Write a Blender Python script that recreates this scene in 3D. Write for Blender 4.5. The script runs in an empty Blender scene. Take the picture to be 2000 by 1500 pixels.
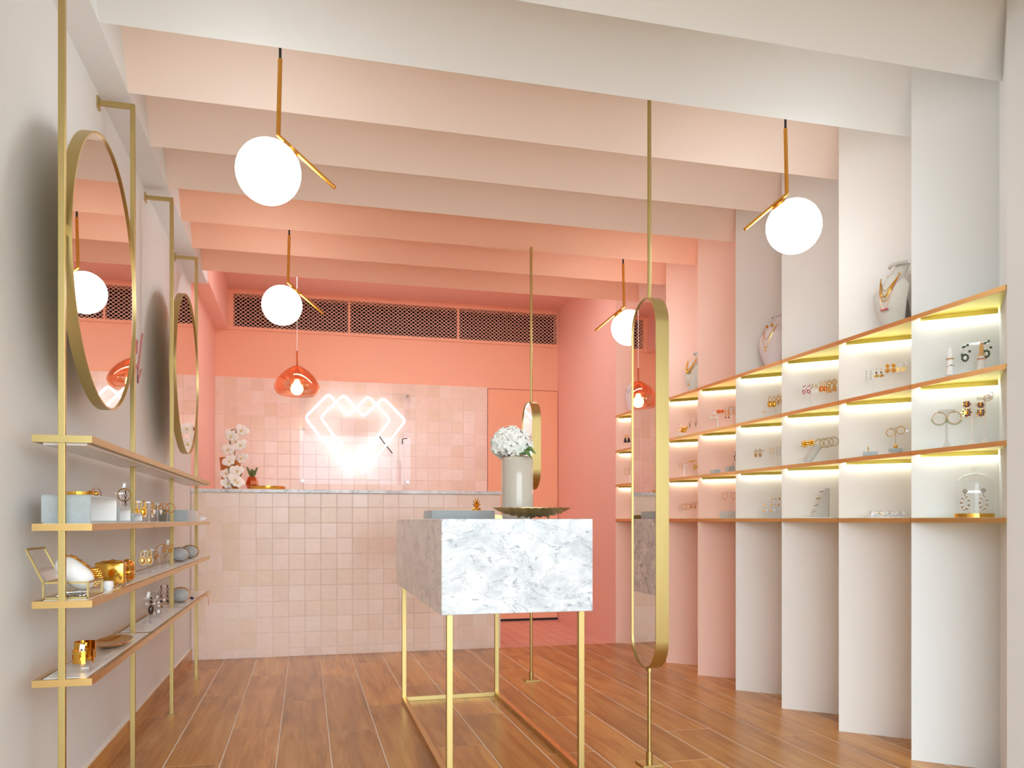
import bpy, math, random, re
from mathutils import Vector, Matrix, Euler
random.seed(7)
R = math.radians
sc = bpy.context.scene
C = sc.collection

# ------------------------------------------------------------------ camera, world, exposure
FPX = 1563.0
YAW = math.atan(403 / 1563)
CAMH = 0.905
cam = bpy.data.cameras.new('camera')
cam.sensor_width = 36.0
cam.lens = FPX / 2000 * 36.0
cam.shift_y = (1015 - 750) / 2000
cam.clip_start = 0.02
camo = bpy.data.objects.new('camera', cam)
camo.location = (0, 0, CAMH)
camo.rotation_euler = (R(90), 0, -YAW)
C.objects.link(camo)
sc.camera = camo
world = bpy.data.worlds.new('overcast_daylight')
sc.world = world
world.use_nodes = True
bg = world.node_tree.nodes['Background']
# overcast sky above, dimmer street below the horizon
_nt = world.node_tree
_tc = _nt.nodes.new('ShaderNodeTexCoord')
_sp = _nt.nodes.new('ShaderNodeSeparateXYZ')
_rp = _nt.nodes.new('ShaderNodeValToRGB')
_mr = _nt.nodes.new('ShaderNodeMapRange')
_mr.inputs['From Min'].default_value = -0.06
_mr.inputs['From Max'].default_value = 0.04
_rp.color_ramp.elements[0].color = (0.24, 0.25, 0.25, 1)
_rp.color_ramp.elements[1].color = (0.80, 0.93, 1.0, 1)
_nt.links.new(_tc.outputs['Generated'], _sp.inputs[0])
_nt.links.new(_sp.outputs['Z'], _mr.inputs[0])
_nt.links.new(_mr.outputs[0], _rp.inputs[0])
_nt.links.new(_rp.outputs[0], bg.inputs[0])
bg.inputs[1].default_value = 4.5
sc.view_settings.view_transform = 'Standard'
sc.view_settings.look = 'None'
sc.view_settings.gamma = 1.0
sc.view_settings.exposure = 0.80
sc.view_settings.use_curve_mapping = False
try:
    sc.cycles.use_denoising = True
    sc.cycles.max_bounces = 10
    sc.cycles.diffuse_bounces = 6
    sc.cycles.glossy_bounces = 4
    sc.cycles.transparent_max_bounces = 12
    sc.cycles.sample_clamp_indirect = 6.0
except Exception:
    pass
# room extents
XL, XR = -0.715, 2.21          # left wall face, line of the pleat tips on the right
YF, YB = -1.25, 6.912          # shop front opening, back wall
YC = 5.49                      # counter front
pl = bpy.data.lights.new('shopfront_portal', 'AREA')
pl.shape = 'RECTANGLE'
pl.size, pl.size_y = XR - XL, 2.42
pl.cycles.is_portal = True
plo = bpy.data.objects.new('shopfront_portal', pl)
plo.location = ((XL + XR) / 2, YF, 1.21)
plo.rotation_euler = (R(90), 0, 0)
plo['kind'] = 'helper'
C.objects.link(plo)

# ------------------------------------------------------------------ materials
def lin(c):
    return tuple(((x / 255) / 12.92 if x / 255 <= 0.04045 else ((x / 255 + 0.055) / 1.055) ** 2.4) for x in c)
def N(nt, kind, **kw):
    n = nt.nodes.new(kind)
    for k, v in kw.items():
        if k in n.inputs:
            n.inputs[k].default_value = v
        else:
            setattr(n, k, v)
    return n
def new_mat(name):
    m = bpy.data.materials.new(name)
    m.use_nodes = True
    return m, m.node_tree, m.node_tree.nodes['Principled BSDF']
def pm(name, col, rough=0.5, metal=0.0, var=0.06, scale=12.0, bump=0.0, coords='Object', stretch=(1, 1, 1), **kw):
    """principled paint/metal with slight procedural variation"""
    m, nt, b = new_mat(name)
    L = nt.links.new
    tc = N(nt, 'ShaderNodeTexCoord')
    mp = N(nt, 'ShaderNodeMapping')
    mp.inputs['Scale'].default_value = stretch
    L(tc.outputs[coords], mp.inputs[0])
    no = N(nt, 'ShaderNodeTexNoise', Scale=scale, Detail=4.0)
    L(mp.outputs[0], no.inputs['Vector'])
    c = lin(col)
    mx = N(nt, 'ShaderNodeMix', data_type='RGBA')
    mx.inputs[6].default_value = tuple(x * (1 - var) for x in c) + (1,)
    mx.inputs[7].default_value = tuple(min(1, x * (1 + var)) for x in c) + (1,)
    L(no.outputs[0], mx.inputs[0])
    L(mx.outputs[2], b.inputs['Base Color'])
    b.inputs['Roughness'].default_value = rough
    b.inputs['Metallic'].default_value = metal
    for k, v in kw.items():
        b.inputs[k.replace('_', ' ')].default_value = v
    if bump:
        bp = N(nt, 'ShaderNodeBump', Strength=bump, Distance=0.01)
        L(no.outputs[0], bp.inputs['Height'])
        L(bp.outputs[0], b.inputs['Normal'])
    return m
def emit(name, col, s):
    m = bpy.data.materials.new(name)
    m.use_nodes = True
    nt = m.node_tree
    nt.nodes.clear()
    e = N(nt, 'ShaderNodeEmission', Strength=s)
    e.inputs[0].default_value = tuple(col) + (1,)
    o = N(nt, 'ShaderNodeOutputMaterial')
    nt.links.new(e.outputs[0], o.inputs[0])
    return m
def clear(name, tint, gloss=(1, 1, 1), amount=0.12, rough=0.02, ior=1.35):
    """thin clear plastic or glass: mostly see-through, glossy towards the rim"""
    m = bpy.data.materials.new(name)
    m.use_nodes = True
    nt = m.node_tree
    nt.nodes.clear()
    t = N(nt, 'ShaderNodeBsdfTransparent')
    t.inputs[0].default_value = tuple(tint) + (1,)
    g = N(nt, 'ShaderNodeBsdfGlossy', Roughness=rough)
    g.inputs[0].default_value = tuple(gloss) + (1,)
    lw = N(nt, 'ShaderNodeLayerWeight', Blend=0.5)
    fr = N(nt, 'ShaderNodeMath', operation='POWER')
    nt.links.new(lw.outputs['Facing'], fr.inputs[0]); fr.inputs[1].default_value = 4.0
    ad = N(nt, 'ShaderNodeMath', operation='MULTIPLY_ADD', use_clamp=True)
    ad.inputs[1].default_value = ior - 1.0
    ad.inputs[2].default_value = amount
    mx = N(nt, 'ShaderNodeMixShader')
    o = N(nt, 'ShaderNodeOutputMaterial')
    L = nt.links.new
    L(fr.outputs[0], ad.inputs[0]); L(ad.outputs[0], mx.inputs[0])
    L(t.outputs[0], mx.inputs[1]); L(g.outputs[0], mx.inputs[2]); L(mx.outputs[0], o.inputs[0])
    return m
def marble(name):
    m, nt, b = new_mat(name)
    L = nt.links.new
    tc = N(nt, 'ShaderNodeTexCoord')
    mp = N(nt, 'ShaderNodeMapping')
    mp.inputs['Scale'].default_value = (1.0, 1.0, 1.5)
    mp.inputs['Rotation'].default_value = (0.2, 0.35, 0.1)
    L(tc.outputs['Object'], mp.inputs[0])
    cloud = N(nt, 'ShaderNodeTexNoise', Scale=8.5, Detail=10.0, Roughness=0.72, Distortion=0.7)
    L(mp.outputs[0], cloud.inputs['Vector'])
    cr = N(nt, 'ShaderNodeValToRGB')
    cr.color_ramp.elements[0].position = 0.38
    cr.color_ramp.elements[0].color = lin((196, 203, 210)) + (1,)
    cr.color_ramp.elements[1].position = 0.60
    cr.color_ramp.elements[1].color = lin((235, 239, 242)) + (1,)
    L(cloud.outputs[0], cr.inputs[0])
    vein = N(nt, 'ShaderNodeTexNoise', Scale=4.2, Detail=9.0, Roughness=0.68, Distortion=1.3)
    L(mp.outputs[0], vein.inputs['Vector'])
    vr = N(nt, 'ShaderNodeValToRGB')
    e = vr.color_ramp.elements
    e[0].position, e[0].color = 0.485, (1, 1, 1, 1)
    e[1].position, e[1].color = 0.515, (1, 1, 1, 1)
    e.new(0.50).color = lin((172, 178, 188)) + (1,)
    L(vein.outputs[0], vr.inputs[0])
    blot = N(nt, 'ShaderNodeTexNoise', Scale=26.0, Detail=5.0, Roughness=0.55, Distortion=0.5)
    L(mp.outputs[0], blot.inputs['Vector'])
    br = N(nt, 'ShaderNodeValToRGB')
    br.color_ramp.elements[0].position, br.color_ramp.elements[0].color = 0.33, lin((170, 177, 186)) + (1,)
    br.color_ramp.elements[1].position, br.color_ramp.elements[1].color = 0.40, (1, 1, 1, 1)
    L(blot.outputs[0], br.inputs[0])
    m1 = N(nt, 'ShaderNodeMix', data_type='RGBA', blend_type='MULTIPLY'); m1.inputs[0].default_value = 0.7
    L(cr.outputs[0], m1.inputs[6]); L(vr.outputs[0], m1.inputs[7])
    m2 = N(nt, 'ShaderNodeMix', data_type='RGBA', blend_type='MULTIPLY'); m2.inputs[0].default_value = 0.75
    L(m1.outputs[2], m2.inputs[6]); L(br.outputs[0], m2.inputs[7])
    L(m2.outputs[2], b.inputs['Base Color'])
    b.inputs['Roughness'].default_value = 0.10
    return m
def wood(name):
    m, nt, b = new_mat(name)
    L = nt.links.new
    tc = N(nt, 'ShaderNodeTexCoord')
    oi = N(nt, 'ShaderNodeObjectInfo')
    off = N(nt, 'ShaderNodeVectorMath', operation='SCALE')
    cb = N(nt, 'ShaderNodeCombineXYZ')
    L(oi.outputs['Random'], cb.inputs[0]); L(oi.outputs['Random'], cb.inputs[1]); L(oi.outputs['Random'], cb.inputs[2])
    L(cb.outputs[0], off.inputs[0]); off.inputs[3].default_value = 37.0
    add = N(nt, 'ShaderNodeVectorMath', operation='ADD')
    L(tc.outputs['Object'], add.inputs[0]); L(off.outputs[0], add.inputs[1])
    mp = N(nt, 'ShaderNodeMapping'); mp.inputs['Scale'].default_value = (9.0, 0.9, 9.0)
    L(add.outputs[0], mp.inputs[0])
    n1 = N(nt, 'ShaderNodeTexNoise', Scale=1.6, Detail=7.0, Roughness=0.6, Distortion=0.7)
    L(mp.outputs[0], n1.inputs['Vector'])
    mp2 = N(nt, 'ShaderNodeMapping'); mp2.inputs['Scale'].default_value = (90.0, 3.0, 90.0)
    L(add.outputs[0], mp2.inputs[0])
    n2 = N(nt, 'ShaderNodeTexNoise', Scale=1.0, Detail=4.0)
    L(mp2.outputs[0], n2.inputs['Vector'])
    cr = N(nt, 'ShaderNodeValToRGB')
    e = cr.color_ramp.elements
    e[0].position, e[0].color = 0.28, lin((156, 102, 46)) + (1,)
    e[1].position, e[1].color = 0.74, lin((220, 166, 90)) + (1,)
    e.new(0.5).color = lin((196, 134, 62)) + (1,)
    L(n1.outputs[0], cr.inputs[0])
    cr2 = N(nt, 'ShaderNodeValToRGB')
    cr2.color_ramp.elements[0].position, cr2.color_ramp.elements[0].color = 0.3, (0.78, 0.76, 0.74, 1)
    cr2.color_ramp.elements[1].position, cr2.color_ramp.elements[1].color = 0.62, (1, 1, 1, 1)
    L(n2.outputs[0], cr2.inputs[0])
    mu = N(nt, 'ShaderNodeMix', data_type='RGBA', blend_type='MULTIPLY'); mu.inputs[0].default_value = 0.8
    L(cr.outputs[0], mu.inputs[6]); L(cr2.outputs[0], mu.inputs[7])
    hs = N(nt, 'ShaderNodeHueSaturation')
    mr = N(nt, 'ShaderNodeMapRange'); mr.inputs['To Min'].default_value = 0.86; mr.inputs['To Max'].default_value = 1.12
    L(oi.outputs['Random'], mr.inputs[0]); L(mr.outputs[0], hs.inputs['Value'])
    L(mu.outputs[2], hs.inputs['Color']); L(hs.outputs[0], b.inputs['Base Color'])
    b.inputs['Roughness'].default_value = 0.27
    bp = N(nt, 'ShaderNodeBump', Strength=0.08, Distance=0.004)
    L(n2.outputs[0], bp.inputs['Height']); L(bp.outputs[0], b.inputs['Normal'])
    return m
def zellige(name, cols, rough=0.13, bump=0.35):
    m, nt, b = new_mat(name)
    L = nt.links.new
    oi = N(nt, 'ShaderNodeObjectInfo')
    cr = N(nt, 'ShaderNodeValToRGB')
    e = cr.color_ramp.elements
    e[0].position, e[0].color = 0.0, lin(cols[0]) + (1,)
    e[1].position, e[1].color = 1.0, lin(cols[-1]) + (1,)
    for i, c in enumerate(cols[1:-1]):
        e.new((i + 1) / (len(cols) - 1)).color = lin(c) + (1,)
    L(oi.outputs['Random'], cr.inputs[0])
    tc = N(nt, 'ShaderNodeTexCoord')
    geo = N(nt, 'ShaderNodeNewGeometry')
    no = N(nt, 'ShaderNodeTexNoise', Scale=22.0, Detail=3.0)
    L(geo.outputs['Position'], no.inputs['Vector'])
    hs = N(nt, 'ShaderNodeHueSaturation')
    mr = N(nt, 'ShaderNodeMapRange'); mr.inputs['To Min'].default_value = 0.93; mr.inputs['To Max'].default_value = 1.06
    L(no.outputs[0], mr.inputs[0]); L(mr.outputs[0], hs.inputs['Value']); L(cr.outputs[0], hs.inputs['Color'])
    L(hs.outputs[0], b.inputs['Base Color'])
    b.inputs['Roughness'].default_value = rough
    bp = N(nt, 'ShaderNodeBump', Strength=bump, Distance=0.006)
    L(no.outputs[0], bp.inputs['Height']); L(bp.outputs[0], b.inputs['Normal'])
    return m

WALLW = pm('white_wall_paint', (226, 228, 227), 0.6, var=0.01, scale=3)
PALE = pm('pale_blush_paint', (234, 229, 224), 0.6, var=0.01, scale=3)
PALEC = pm('pale_peach_ceiling_paint', (238, 219, 206), 0.6, var=0.01, scale=3)
PEACH = pm('light_peach_paint', (245, 208, 192), 0.6, var=0.01, scale=3)
PEACHC = pm('peach_ceiling_paint', (246, 192, 164), 0.6, var=0.01, scale=3)
SALMON = pm('salmon_paint', (249, 190, 160), 0.55, var=0.015, scale=3)
SALMONP = pm('rose_salmon_paint', (248, 198, 184), 0.55, var=0.015, scale=3)
DOORP = pm('coral_door_paint', (250, 186, 150), 0.5, var=0.01, scale=3)
WOOD = wood('oak_look_floor_tile')
GROUT = pm('cream_grout', (236, 222, 206), 0.8, scale=40)
PGROUT = pm('pale_pink_grout', (246, 232, 224), 0.8, scale=40)
TILE = zellige('pink_glazed_tile', [(243, 220, 205), (249, 233, 222), (239, 216, 193), (249, 229, 219), (244, 222, 203), (247, 227, 215), (238, 216, 198)], 0.20, 0.06)
FTILE = zellige('pink_floor_tile', [(232, 170, 152), (238, 184, 168), (230, 166, 150), (236, 178, 160)], 0.3, 0.15)
MARBLE = marble('white_carrara_marble')
BRASS = pm('brushed_brass', (196, 174, 116), 0.38, 1.0, var=0.05, scale=30, stretch=(4, 4, 0.4))
BRASSY = pm('yellow_brass', (226, 212, 112), 0.35, 1.0, var=0.05, scale=30)
BRASSW = pm('warm_brass', (220, 184, 122), 0.30, 1.0, var=0.06, scale=30)
BRASSL = pm('lamp_brass', (222, 158, 70), 0.32, 1.0, var=0.04, scale=30)
BRASSD = pm('antique_brass', (182, 156, 108), 0.28, 1.0, var=0.12, scale=60)
GOLD = pm('polished_gold', (232, 178, 78), 0.12, 1.0, var=0.05, scale=40)
SILVER = pm('polished_silver', (205, 205, 208), 0.14, 1.0, var=0.05, scale=40)
MIRROR = pm('mirror_glass', (238, 234, 230), 0.0, 1.0, var=0.002, scale=2)
BLACK = pm('black_plastic', (22, 20, 20), 0.5, var=0.1)
VOID = pm('dark_duct', (26, 20, 18), 0.9, var=0.1)
MESHP = pm('painted_expanded_metal', (246, 208, 190), 0.5, var=0.03, scale=30)
GLOBE = emit('opal_globe_glow', (0.93, 0.985, 1.0), 6.5)
LINEAR = emit('added_fill_glow', (0.94, 0.985, 1.0), 21.0)  # glow of the fill light added for the back of the shop
LED = emit('led_strip_glow', (0.90, 0.965, 1.0), 12.5)
NEON = emit('white_neon_glow', (0.97, 0.985, 1.0), 2.0)
BULB = emit('warm_bulb_glow', (1.0, 0.72, 0.36), 9.0)
ACRYL = clear('clear_acrylic', (0.975, 0.98, 0.985), amount=0.05, ior=1.4, rough=0.05)
SHEET = clear('acrylic_sheet', (0.97, 0.97, 0.98), amount=0.015, ior=1.5, rough=0.0)
GLASS = clear('clear_glass', (0.975, 0.98, 0.978), amount=0.03, ior=1.35)
COPPERG = clear('copper_tinted_glass', (1.0, 0.83, 0.70), gloss=(1.0, 0.60, 0.42), amount=0.36, ior=1.64, rough=0.02)
BOARD = pm('white_shelf_board', (238, 237, 236), 0.25, var=0.02)
VELVET = pm('grey_velvet', (176, 184, 186), 0.9, var=0.12, scale=60, bump=0.1, Sheen_Weight=0.4)
VELVETD = pm('taupe_velvet', (128, 122, 110), 0.9, var=0.12, scale=60, bump=0.1)
VELVETL = pm('stone_suede', (202, 200, 192), 0.9, var=0.06, scale=60, bump=0.08)
LILAC = pm('white_leatherette', (232, 224, 226), 0.5, var=0.03)
WHITE = pm('white_card', (244, 243, 242), 0.5, var=0.02)
CREAM = pm('cream_plastic', (232, 228, 218), 0.5, var=0.03)
PEARL = pm('pearl', (244, 240, 234), 0.15, var=0.03)
PURPLE = pm('violet_stone', (92, 84, 150), 0.2, var=0.2, scale=90)
GREEN = pm('green_stone', (70, 92, 66), 0.2, var=0.2, scale=90)
PINKST = pm('raspberry_stone', (190, 84, 92), 0.25, var=0.2, scale=90)
TORT = pm('tortoiseshell', (72, 46, 30), 0.15, var=0.4, scale=80)
TAN = pm('tan_silk_thread', (214, 158, 92), 0.7, var=0.12, scale=80, stretch=(6, 6, 0.5))
TIPW = pm('honey_wood', (214, 166, 106), 0.5, var=0.1, scale=40)
PETALW = pm('white_petal', (248, 244, 236), 0.6, var=0.03, scale=40, Subsurface_Weight=0.0)
HYDR = pm('hydrangea_petal', (246, 248, 244), 0.6, var=0.03, scale=30)
YELLOW = pm('flower_heart_yellow', (222, 190, 110), 0.6)
LEAFG = pm('leaf_green', (96, 140, 72), 0.5, var=0.15, scale=30)
LEAFD = pm('succulent_green', (104, 122, 66), 0.6, var=0.25, scale=50)
STEM = pm('plant_stem', (128, 116, 60), 0.6, var=0.15)
COPPER = pm('copper', (230, 136, 94), 0.18, 1.0, var=0.04)
AMBER = pm('copper_orange_glaze', (206, 134, 62), 0.25, 0.4, var=0.06)
GLAZE = pm('greige_ceramic_glaze', (206, 196, 182), 0.08, var=0.03, scale=8)
ROSEP = pm('dusty_rose_paint', (204, 132, 128), 0.6)
REDT = pm('red_thread', (206, 70, 52), 0.7)
NAVY = pm('navy_thread', (44, 40, 84), 0.8)
STRAP = pm('braided_leather', (150, 128, 104), 0.6, var=0.3, scale=120)
SHELLW = pm('white_shell', (238, 238, 242), 0.3, var=0.03)

# ------------------------------------------------------------------ mesh helpers
class MB:
    def __init__(s):
        s.v, s.f = [], []
    def add(s, v, f, M=None):
        o = len(s.v)
        s.v += [tuple(M @ Vector(p)) for p in v] if M else [tuple(p) for p in v]
        s.f += [tuple(i + o for i in q) for q in f]
        return s
    def box(s, x0, x1, y0, y1, z0, z1, M=None):
        v = [(x, y, z) for z in (z0, z1) for y in (y0, y1) for x in (x0, x1)]
        return s.add(v, [(0, 2, 3, 1), (4, 5, 7, 6), (0, 1, 5, 4), (2, 6, 7, 3), (0, 4, 6, 2), (1, 3, 7, 5)], M)
    def prism(s, poly, z0, z1, M=None):
        n = len(poly)
        a = sum(poly[i][0] * poly[(i + 1) % n][1] - poly[(i + 1) % n][0] * poly[i][1] for i in range(n))
        if a < 0:
            poly = poly[::-1]
        v = [(p[0], p[1], z0) for p in poly] + [(p[0], p[1], z1) for p in poly]
        f = [tuple(range(n))[::-1], tuple(range(n, 2 * n))] + [(i, (i + 1) % n, (i + 1) % n + n, i + n) for i in range(n)]
        return s.add(v, f, M)
    def tube(s, path, r, n=8, closed=False, M=None, flat=1.0):
        P = [Vector(p) for p in path]
        m = len(P)
        rr = r if isinstance(r, (list, tuple)) else [r] * m
        v, f = [], []
        up = None
        for i in range(m):
            a = P[i - 1] if (i or closed) else P[0]
            b = P[(i + 1) % m] if (i < m - 1 or closed) else P[-1]
            t = (b - a).normalized()
            if up is None:
                up = Vector((0, 0, 1)) if abs(t.z) < 0.9 else Vector((1, 0, 0))
            sx = t.cross(up)
            if sx.length < 1e-6:
                sx = t.orthogonal()
            sx.normalize()
            up = sx.cross(t).normalized()
            for k in range(n):
                an = 2 * math.pi * k / n
                v.append(P[i] + (sx * math.cos(an) + up * math.sin(an) * flat) * rr[i])
        for i in range(m if closed else m - 1):
            j = (i + 1) % m
            for k in range(n):
                f.append((i * n + k, i * n + (k + 1) % n, j * n + (k + 1) % n, j * n + k))
        if not closed:
            f.append(tuple(range(n))[::-1])
            f.append(tuple((m - 1) * n + k for k in range(n)))
        return s.add(v, f, M)
    def lathe(s, prof, n=24, M=None, cap0=True, cap1=True):
        v, f = [], []
        for r, z in prof:
            for k in range(n):
                a = 2 * math.pi * k / n
                v.append((r * math.cos(a), r * math.sin(a), z))
        for i in range(len(prof) - 1):
            for k in range(n):
                f.append((i * n + k, i * n + (k + 1) % n, (i + 1) * n + (k + 1) % n, (i + 1) * n + k))
        if cap0:
            f.append(tuple(range(n))[::-1])
        if cap1:
            f.append(tuple((len(prof) - 1) * n + k for k in range(n)))
        return s.add(v, f, M)
    def ball(s, c, r, nu=12, nv=8, sc=(1, 1, 1)):
        prof = [(math.sin(math.pi * (i + .02) / (nv + .04)) * r, -math.cos(math.pi * (i + .02) / (nv + .04)) * r) for i in range(nv + 1)]
        return s.lathe(prof, nu, Matrix.Translation(c) @ Matrix.Diagonal((*sc, 1)))
    def ring(s, c, Rr, r, n=24, m=6, M=None, axis='y', sq=1.0):
        pts = []
        for k in range(n):
            a = 2 * math.pi * k / n
            x, y = Rr * math.cos(a), Rr * math.sin(a) * sq
            pts.append({'y': (c[0] + x, c[1], c[2] + y), 'x': (c[0], c[1] + x, c[2] + y), 'z': (c[0] + x, c[1] + y, c[2])}[axis])
        return s.tube(pts, r, m, True, M)
    def mesh(s, name, smooth=True, bevel=0.0):
        me = bpy.data.meshes.new(name)
        me.from_pydata(s.v, [], s.f)
        if bevel:
            import bmesh
            bm = bmesh.new(); bm.from_mesh(me)
            bmesh.ops.bevel(bm, geom=bm.edges[:], offset=bevel, segments=2, affect='EDGES', profile=0.5)
            bm.to_mesh(me); bm.free()
        if smooth:
            me.shade_smooth()
            me.set_sharp_from_angle(angle=R(38))
        me.update()
        return me
    def build(s, name, mat, parent=None, loc=None, rz=0.0, smooth=True, bevel=0.0):
        o = bpy.data.objects.new(name, s.mesh(name, smooth, bevel))
        o.data.materials.append(mat)
        if parent: o.parent = parent
        if loc: o.location = loc
        if rz: o.rotation_euler = (0, 0, rz)
        C.objects.link(o)
        return o
def tag(o, label=None, cat=None, group=None, kind=None):
    if label: o['label'] = re.sub(r'(first|second|third|fourth|fifth|sixth|seventh|eighth) pleat(?! from)', r'\1 pleat from right', label)
    if cat: o['category'] = cat
    if group: o['group'] = group
    if kind: o['kind'] = kind
    return o
def thing(name, label, cat, loc=(0, 0, 0), rz=0.0, group=None, kind=None):
    o = bpy.data.objects.new(name, None)
    o.empty_display_size = 0.05
    o.location = loc
    o.rotation_euler = (0, 0, rz)
    C.objects.link(o)
    return tag(o, label, cat, group, kind)
def link(name, me, parent=None, loc=(0, 0, 0), rot=None, scale=None):
    o = bpy.data.objects.new(name, me)
    if parent: o.parent = parent
    o.location = loc
    if rot: o.rotation_euler = rot
    if scale: o.scale = scale
    C.objects.link(o)
    return o
def TR(x=0, y=0, z=0, rx=0, ry=0, rz=0):
    return Matrix.Translation((x, y, z)) @ Euler((rx, ry, rz)).to_matrix().to_4x4()

# ------------------------------------------------------------------ room shell
ZB, ZT = 2.42, 2.616           # lower fold edges and upper fold lines of the pleated ceiling
def yb(i): return 2.257 + 0.417 * i
def pt(i): return (XR, 2.12 + 0.424 * i)                 # pleat tip i on the right
def qt(i): return (XR + 0.212, 2.12 + 0.424 * i - 0.189) # recessed fold of pleat i

# floor: wood-look planks on a grout bed
fl = thing('floor', 'wood-look plank tile floor with fine pale grout lines', 'floor', kind='structure')
MB().box(XL - .05, 2.7, YF, 5.5, -0.05, -0.0008).build('grout_bed', GROUT, fl, smooth=False)
PW, PLEN = 0.2, 1.2
pk = {}
col = 0
x = -0.506 - 0.2 * 2
while x < 2.5:
    y = YF - (0.0, 0.75, 0.35, 1.05, 0.55)[col % 5] - 0.05
    while y < 5.5:
        x0, x1 = max(x, XL), x + PW
        y0, y1 = max(y, YF), min(y + PLEN, 5.5)
        if x1 > x0 + .01 and y1 > y0 + .02:
            key = (round(x1 - x0, 3), round(y1 - y0, 3))
            if key not in pk:
                w, l = key[0] / 2 - .0019, key[1] / 2 - .0019
                b = MB()
                b.add([(-w, -l, -.01), (w, -l, -.01), (w, l, -.01), (-w, l, -.01),
                       (-w, -l, -.001), (w, -l, -.001), (w, l, -.001), (-w, l, -.001),
                       (-w + .001, -l + .001, 0), (w - .001, -l + .001, 0), (w - .001, l - .001, 0), (-w + .001, l - .001, 0)],
                      [(8, 9, 10, 11)] + [(i, (i + 1) % 4, (i + 1) % 4 + 4, i + 4) for i in range(4)] + [(i + 4, (i + 1) % 4 + 4, (i + 1) % 4 + 8, i + 8) for i in range(4)])
                me = b.mesh('plank', False); me.materials.append(WOOD); pk[key] = me
            link('plank', pk[key], fl, ((x0 + x1) / 2, (y0 + y1) / 2, 0))
        y += PLEN
    x += PW
    col += 1

# tile meshes: uneven hand-made glaze, a few shared variants
def tile_mesh(w, h, name, mat, d=0.010, seed=0, wob=0.0004):
    rnd = random.Random(seed)
    a, b_ = w / 2 - .0015, h / 2 - .0015
    e = .0022
    dz = [d - .0006 + rnd.uniform(-wob, wob) for _ in range(4)]
    cr = [(-a, -b_), (a, -b_), (a, b_), (-a, b_)]
    ci = [(-a + e, -b_ + e), (a - e, -b_ + e), (a - e, b_ - e), (-a + e, b_ - e)]
    v = [(p[0], 0, p[1]) for p in cr] + [(cr[i][0], -(dz[i] - .0007), cr[i][1]) for i in range(4)] + [(ci[i][0], -dz[i], ci[i][1]) for i in range(4)] + [(0, -(sum(dz) / 4 + .0001), 0)]
    f = [(i, (i + 1) % 4, (i + 1) % 4 + 4, i + 4) for i in range(4)] + [(i + 4, (i + 1) % 4 + 4, (i + 1) % 4 + 8, i + 8) for i in range(4)] + [(8 + i, 8 + (i + 1) % 4, 12) for i in range(4)]
    me = bpy.data.meshes.new(name); me.from_pydata(v, [], f); me.materials.append(mat)
    for q in me.polygons:
        q.use_smooth = False
    return me
tcache = {}
def tile_grid(parent, xs, zs, place, mat=TILE, name='tile'):
    for i in range(len(xs) - 1):
        for j in range(len(zs) - 1):
            w, h = round(xs[i + 1] - xs[i], 4), round(zs[j + 1] - zs[j], 4)
            if w < .012 or h < .012: continue
            k = (w, h, mat.name, random.randrange(6))
            if k not in tcache: tcache[k] = tile_mesh(w, h, name, mat, seed=hash(k[:2]) % 1000 + k[3])
            loc, rot = place((xs[i] + xs[i + 1]) / 2, (zs[j] + zs[j + 1]) / 2)
            link(name, tcache[k], parent, loc, rot)
def steps(a, b, first, p):
    s_ = [a]
    x_ = first
    while x_ < b - .004:
        if x_ > a + .004: s_.append(x_)
        x_ += p
    return s_ + [b]
TP = 0.1035
# back passage floor in pink tile
pf = thing('floor_passage', 'small pink tiled floor of the passage beside the counter', 'floor', kind='structure')
MB().box(XL, 2.26, 5.5, YB, -0.05, -0.008).build('grout_bed', PGROUT, pf, smooth=False)
tile_grid(pf, steps(1.31, XR, 1.31 + TP, TP), steps(5.503, YB, 5.503 + TP, TP), lambda a, b: ((a, b, -0.008), (R(-90), 0, 0)), FTILE)

# left wall, white in the shop, rose behind the counter
wl = thing('wall_left', 'white painted left wall turning rose pink behind the counter', 'wall', kind='structure')
MB().box(XL - .1, XL, YF, 5.5, 0, 2.9).build('wall_panel', WALLW, wl, smooth=False)
MB().box(XL - .1, XL + .001, 5.5, YB + .3, 0, 2.9).build('wall_panel', SALMONP, wl, smooth=False)
tr = thing('trim_1', 'boxed soffit running along the top of the left wall', 'soffit', kind='structure')
MB().box(XL, -0.61, YF, 5.46, ZB, 2.80).build('soffit_box', WALLW, tr, smooth=False)
MB().box(XL, -0.612, 5.46, YB, 2.455, 2.80).build('soffit_box', SALMONP, tr, smooth=False)
bb = thing('baseboard_left', 'brown wood-look baseboard along the white left wall', 'baseboard', kind='structure')
yy = YF
for k in range(6):
    y1 = min(yy + 1.2, 5.47)
    MB().box(XL, XL + .012, yy + .0012, y1 - .0012, 0, 0.078).build('skirting_tile', WOOD, bb, smooth=False)
    yy = y1
    if yy >= 5.46: break
MB().box(XL, XL + .010, YF, 5.47, 0, 0.080).build('skirting_grout', GROUT, bb, smooth=False)

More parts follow.
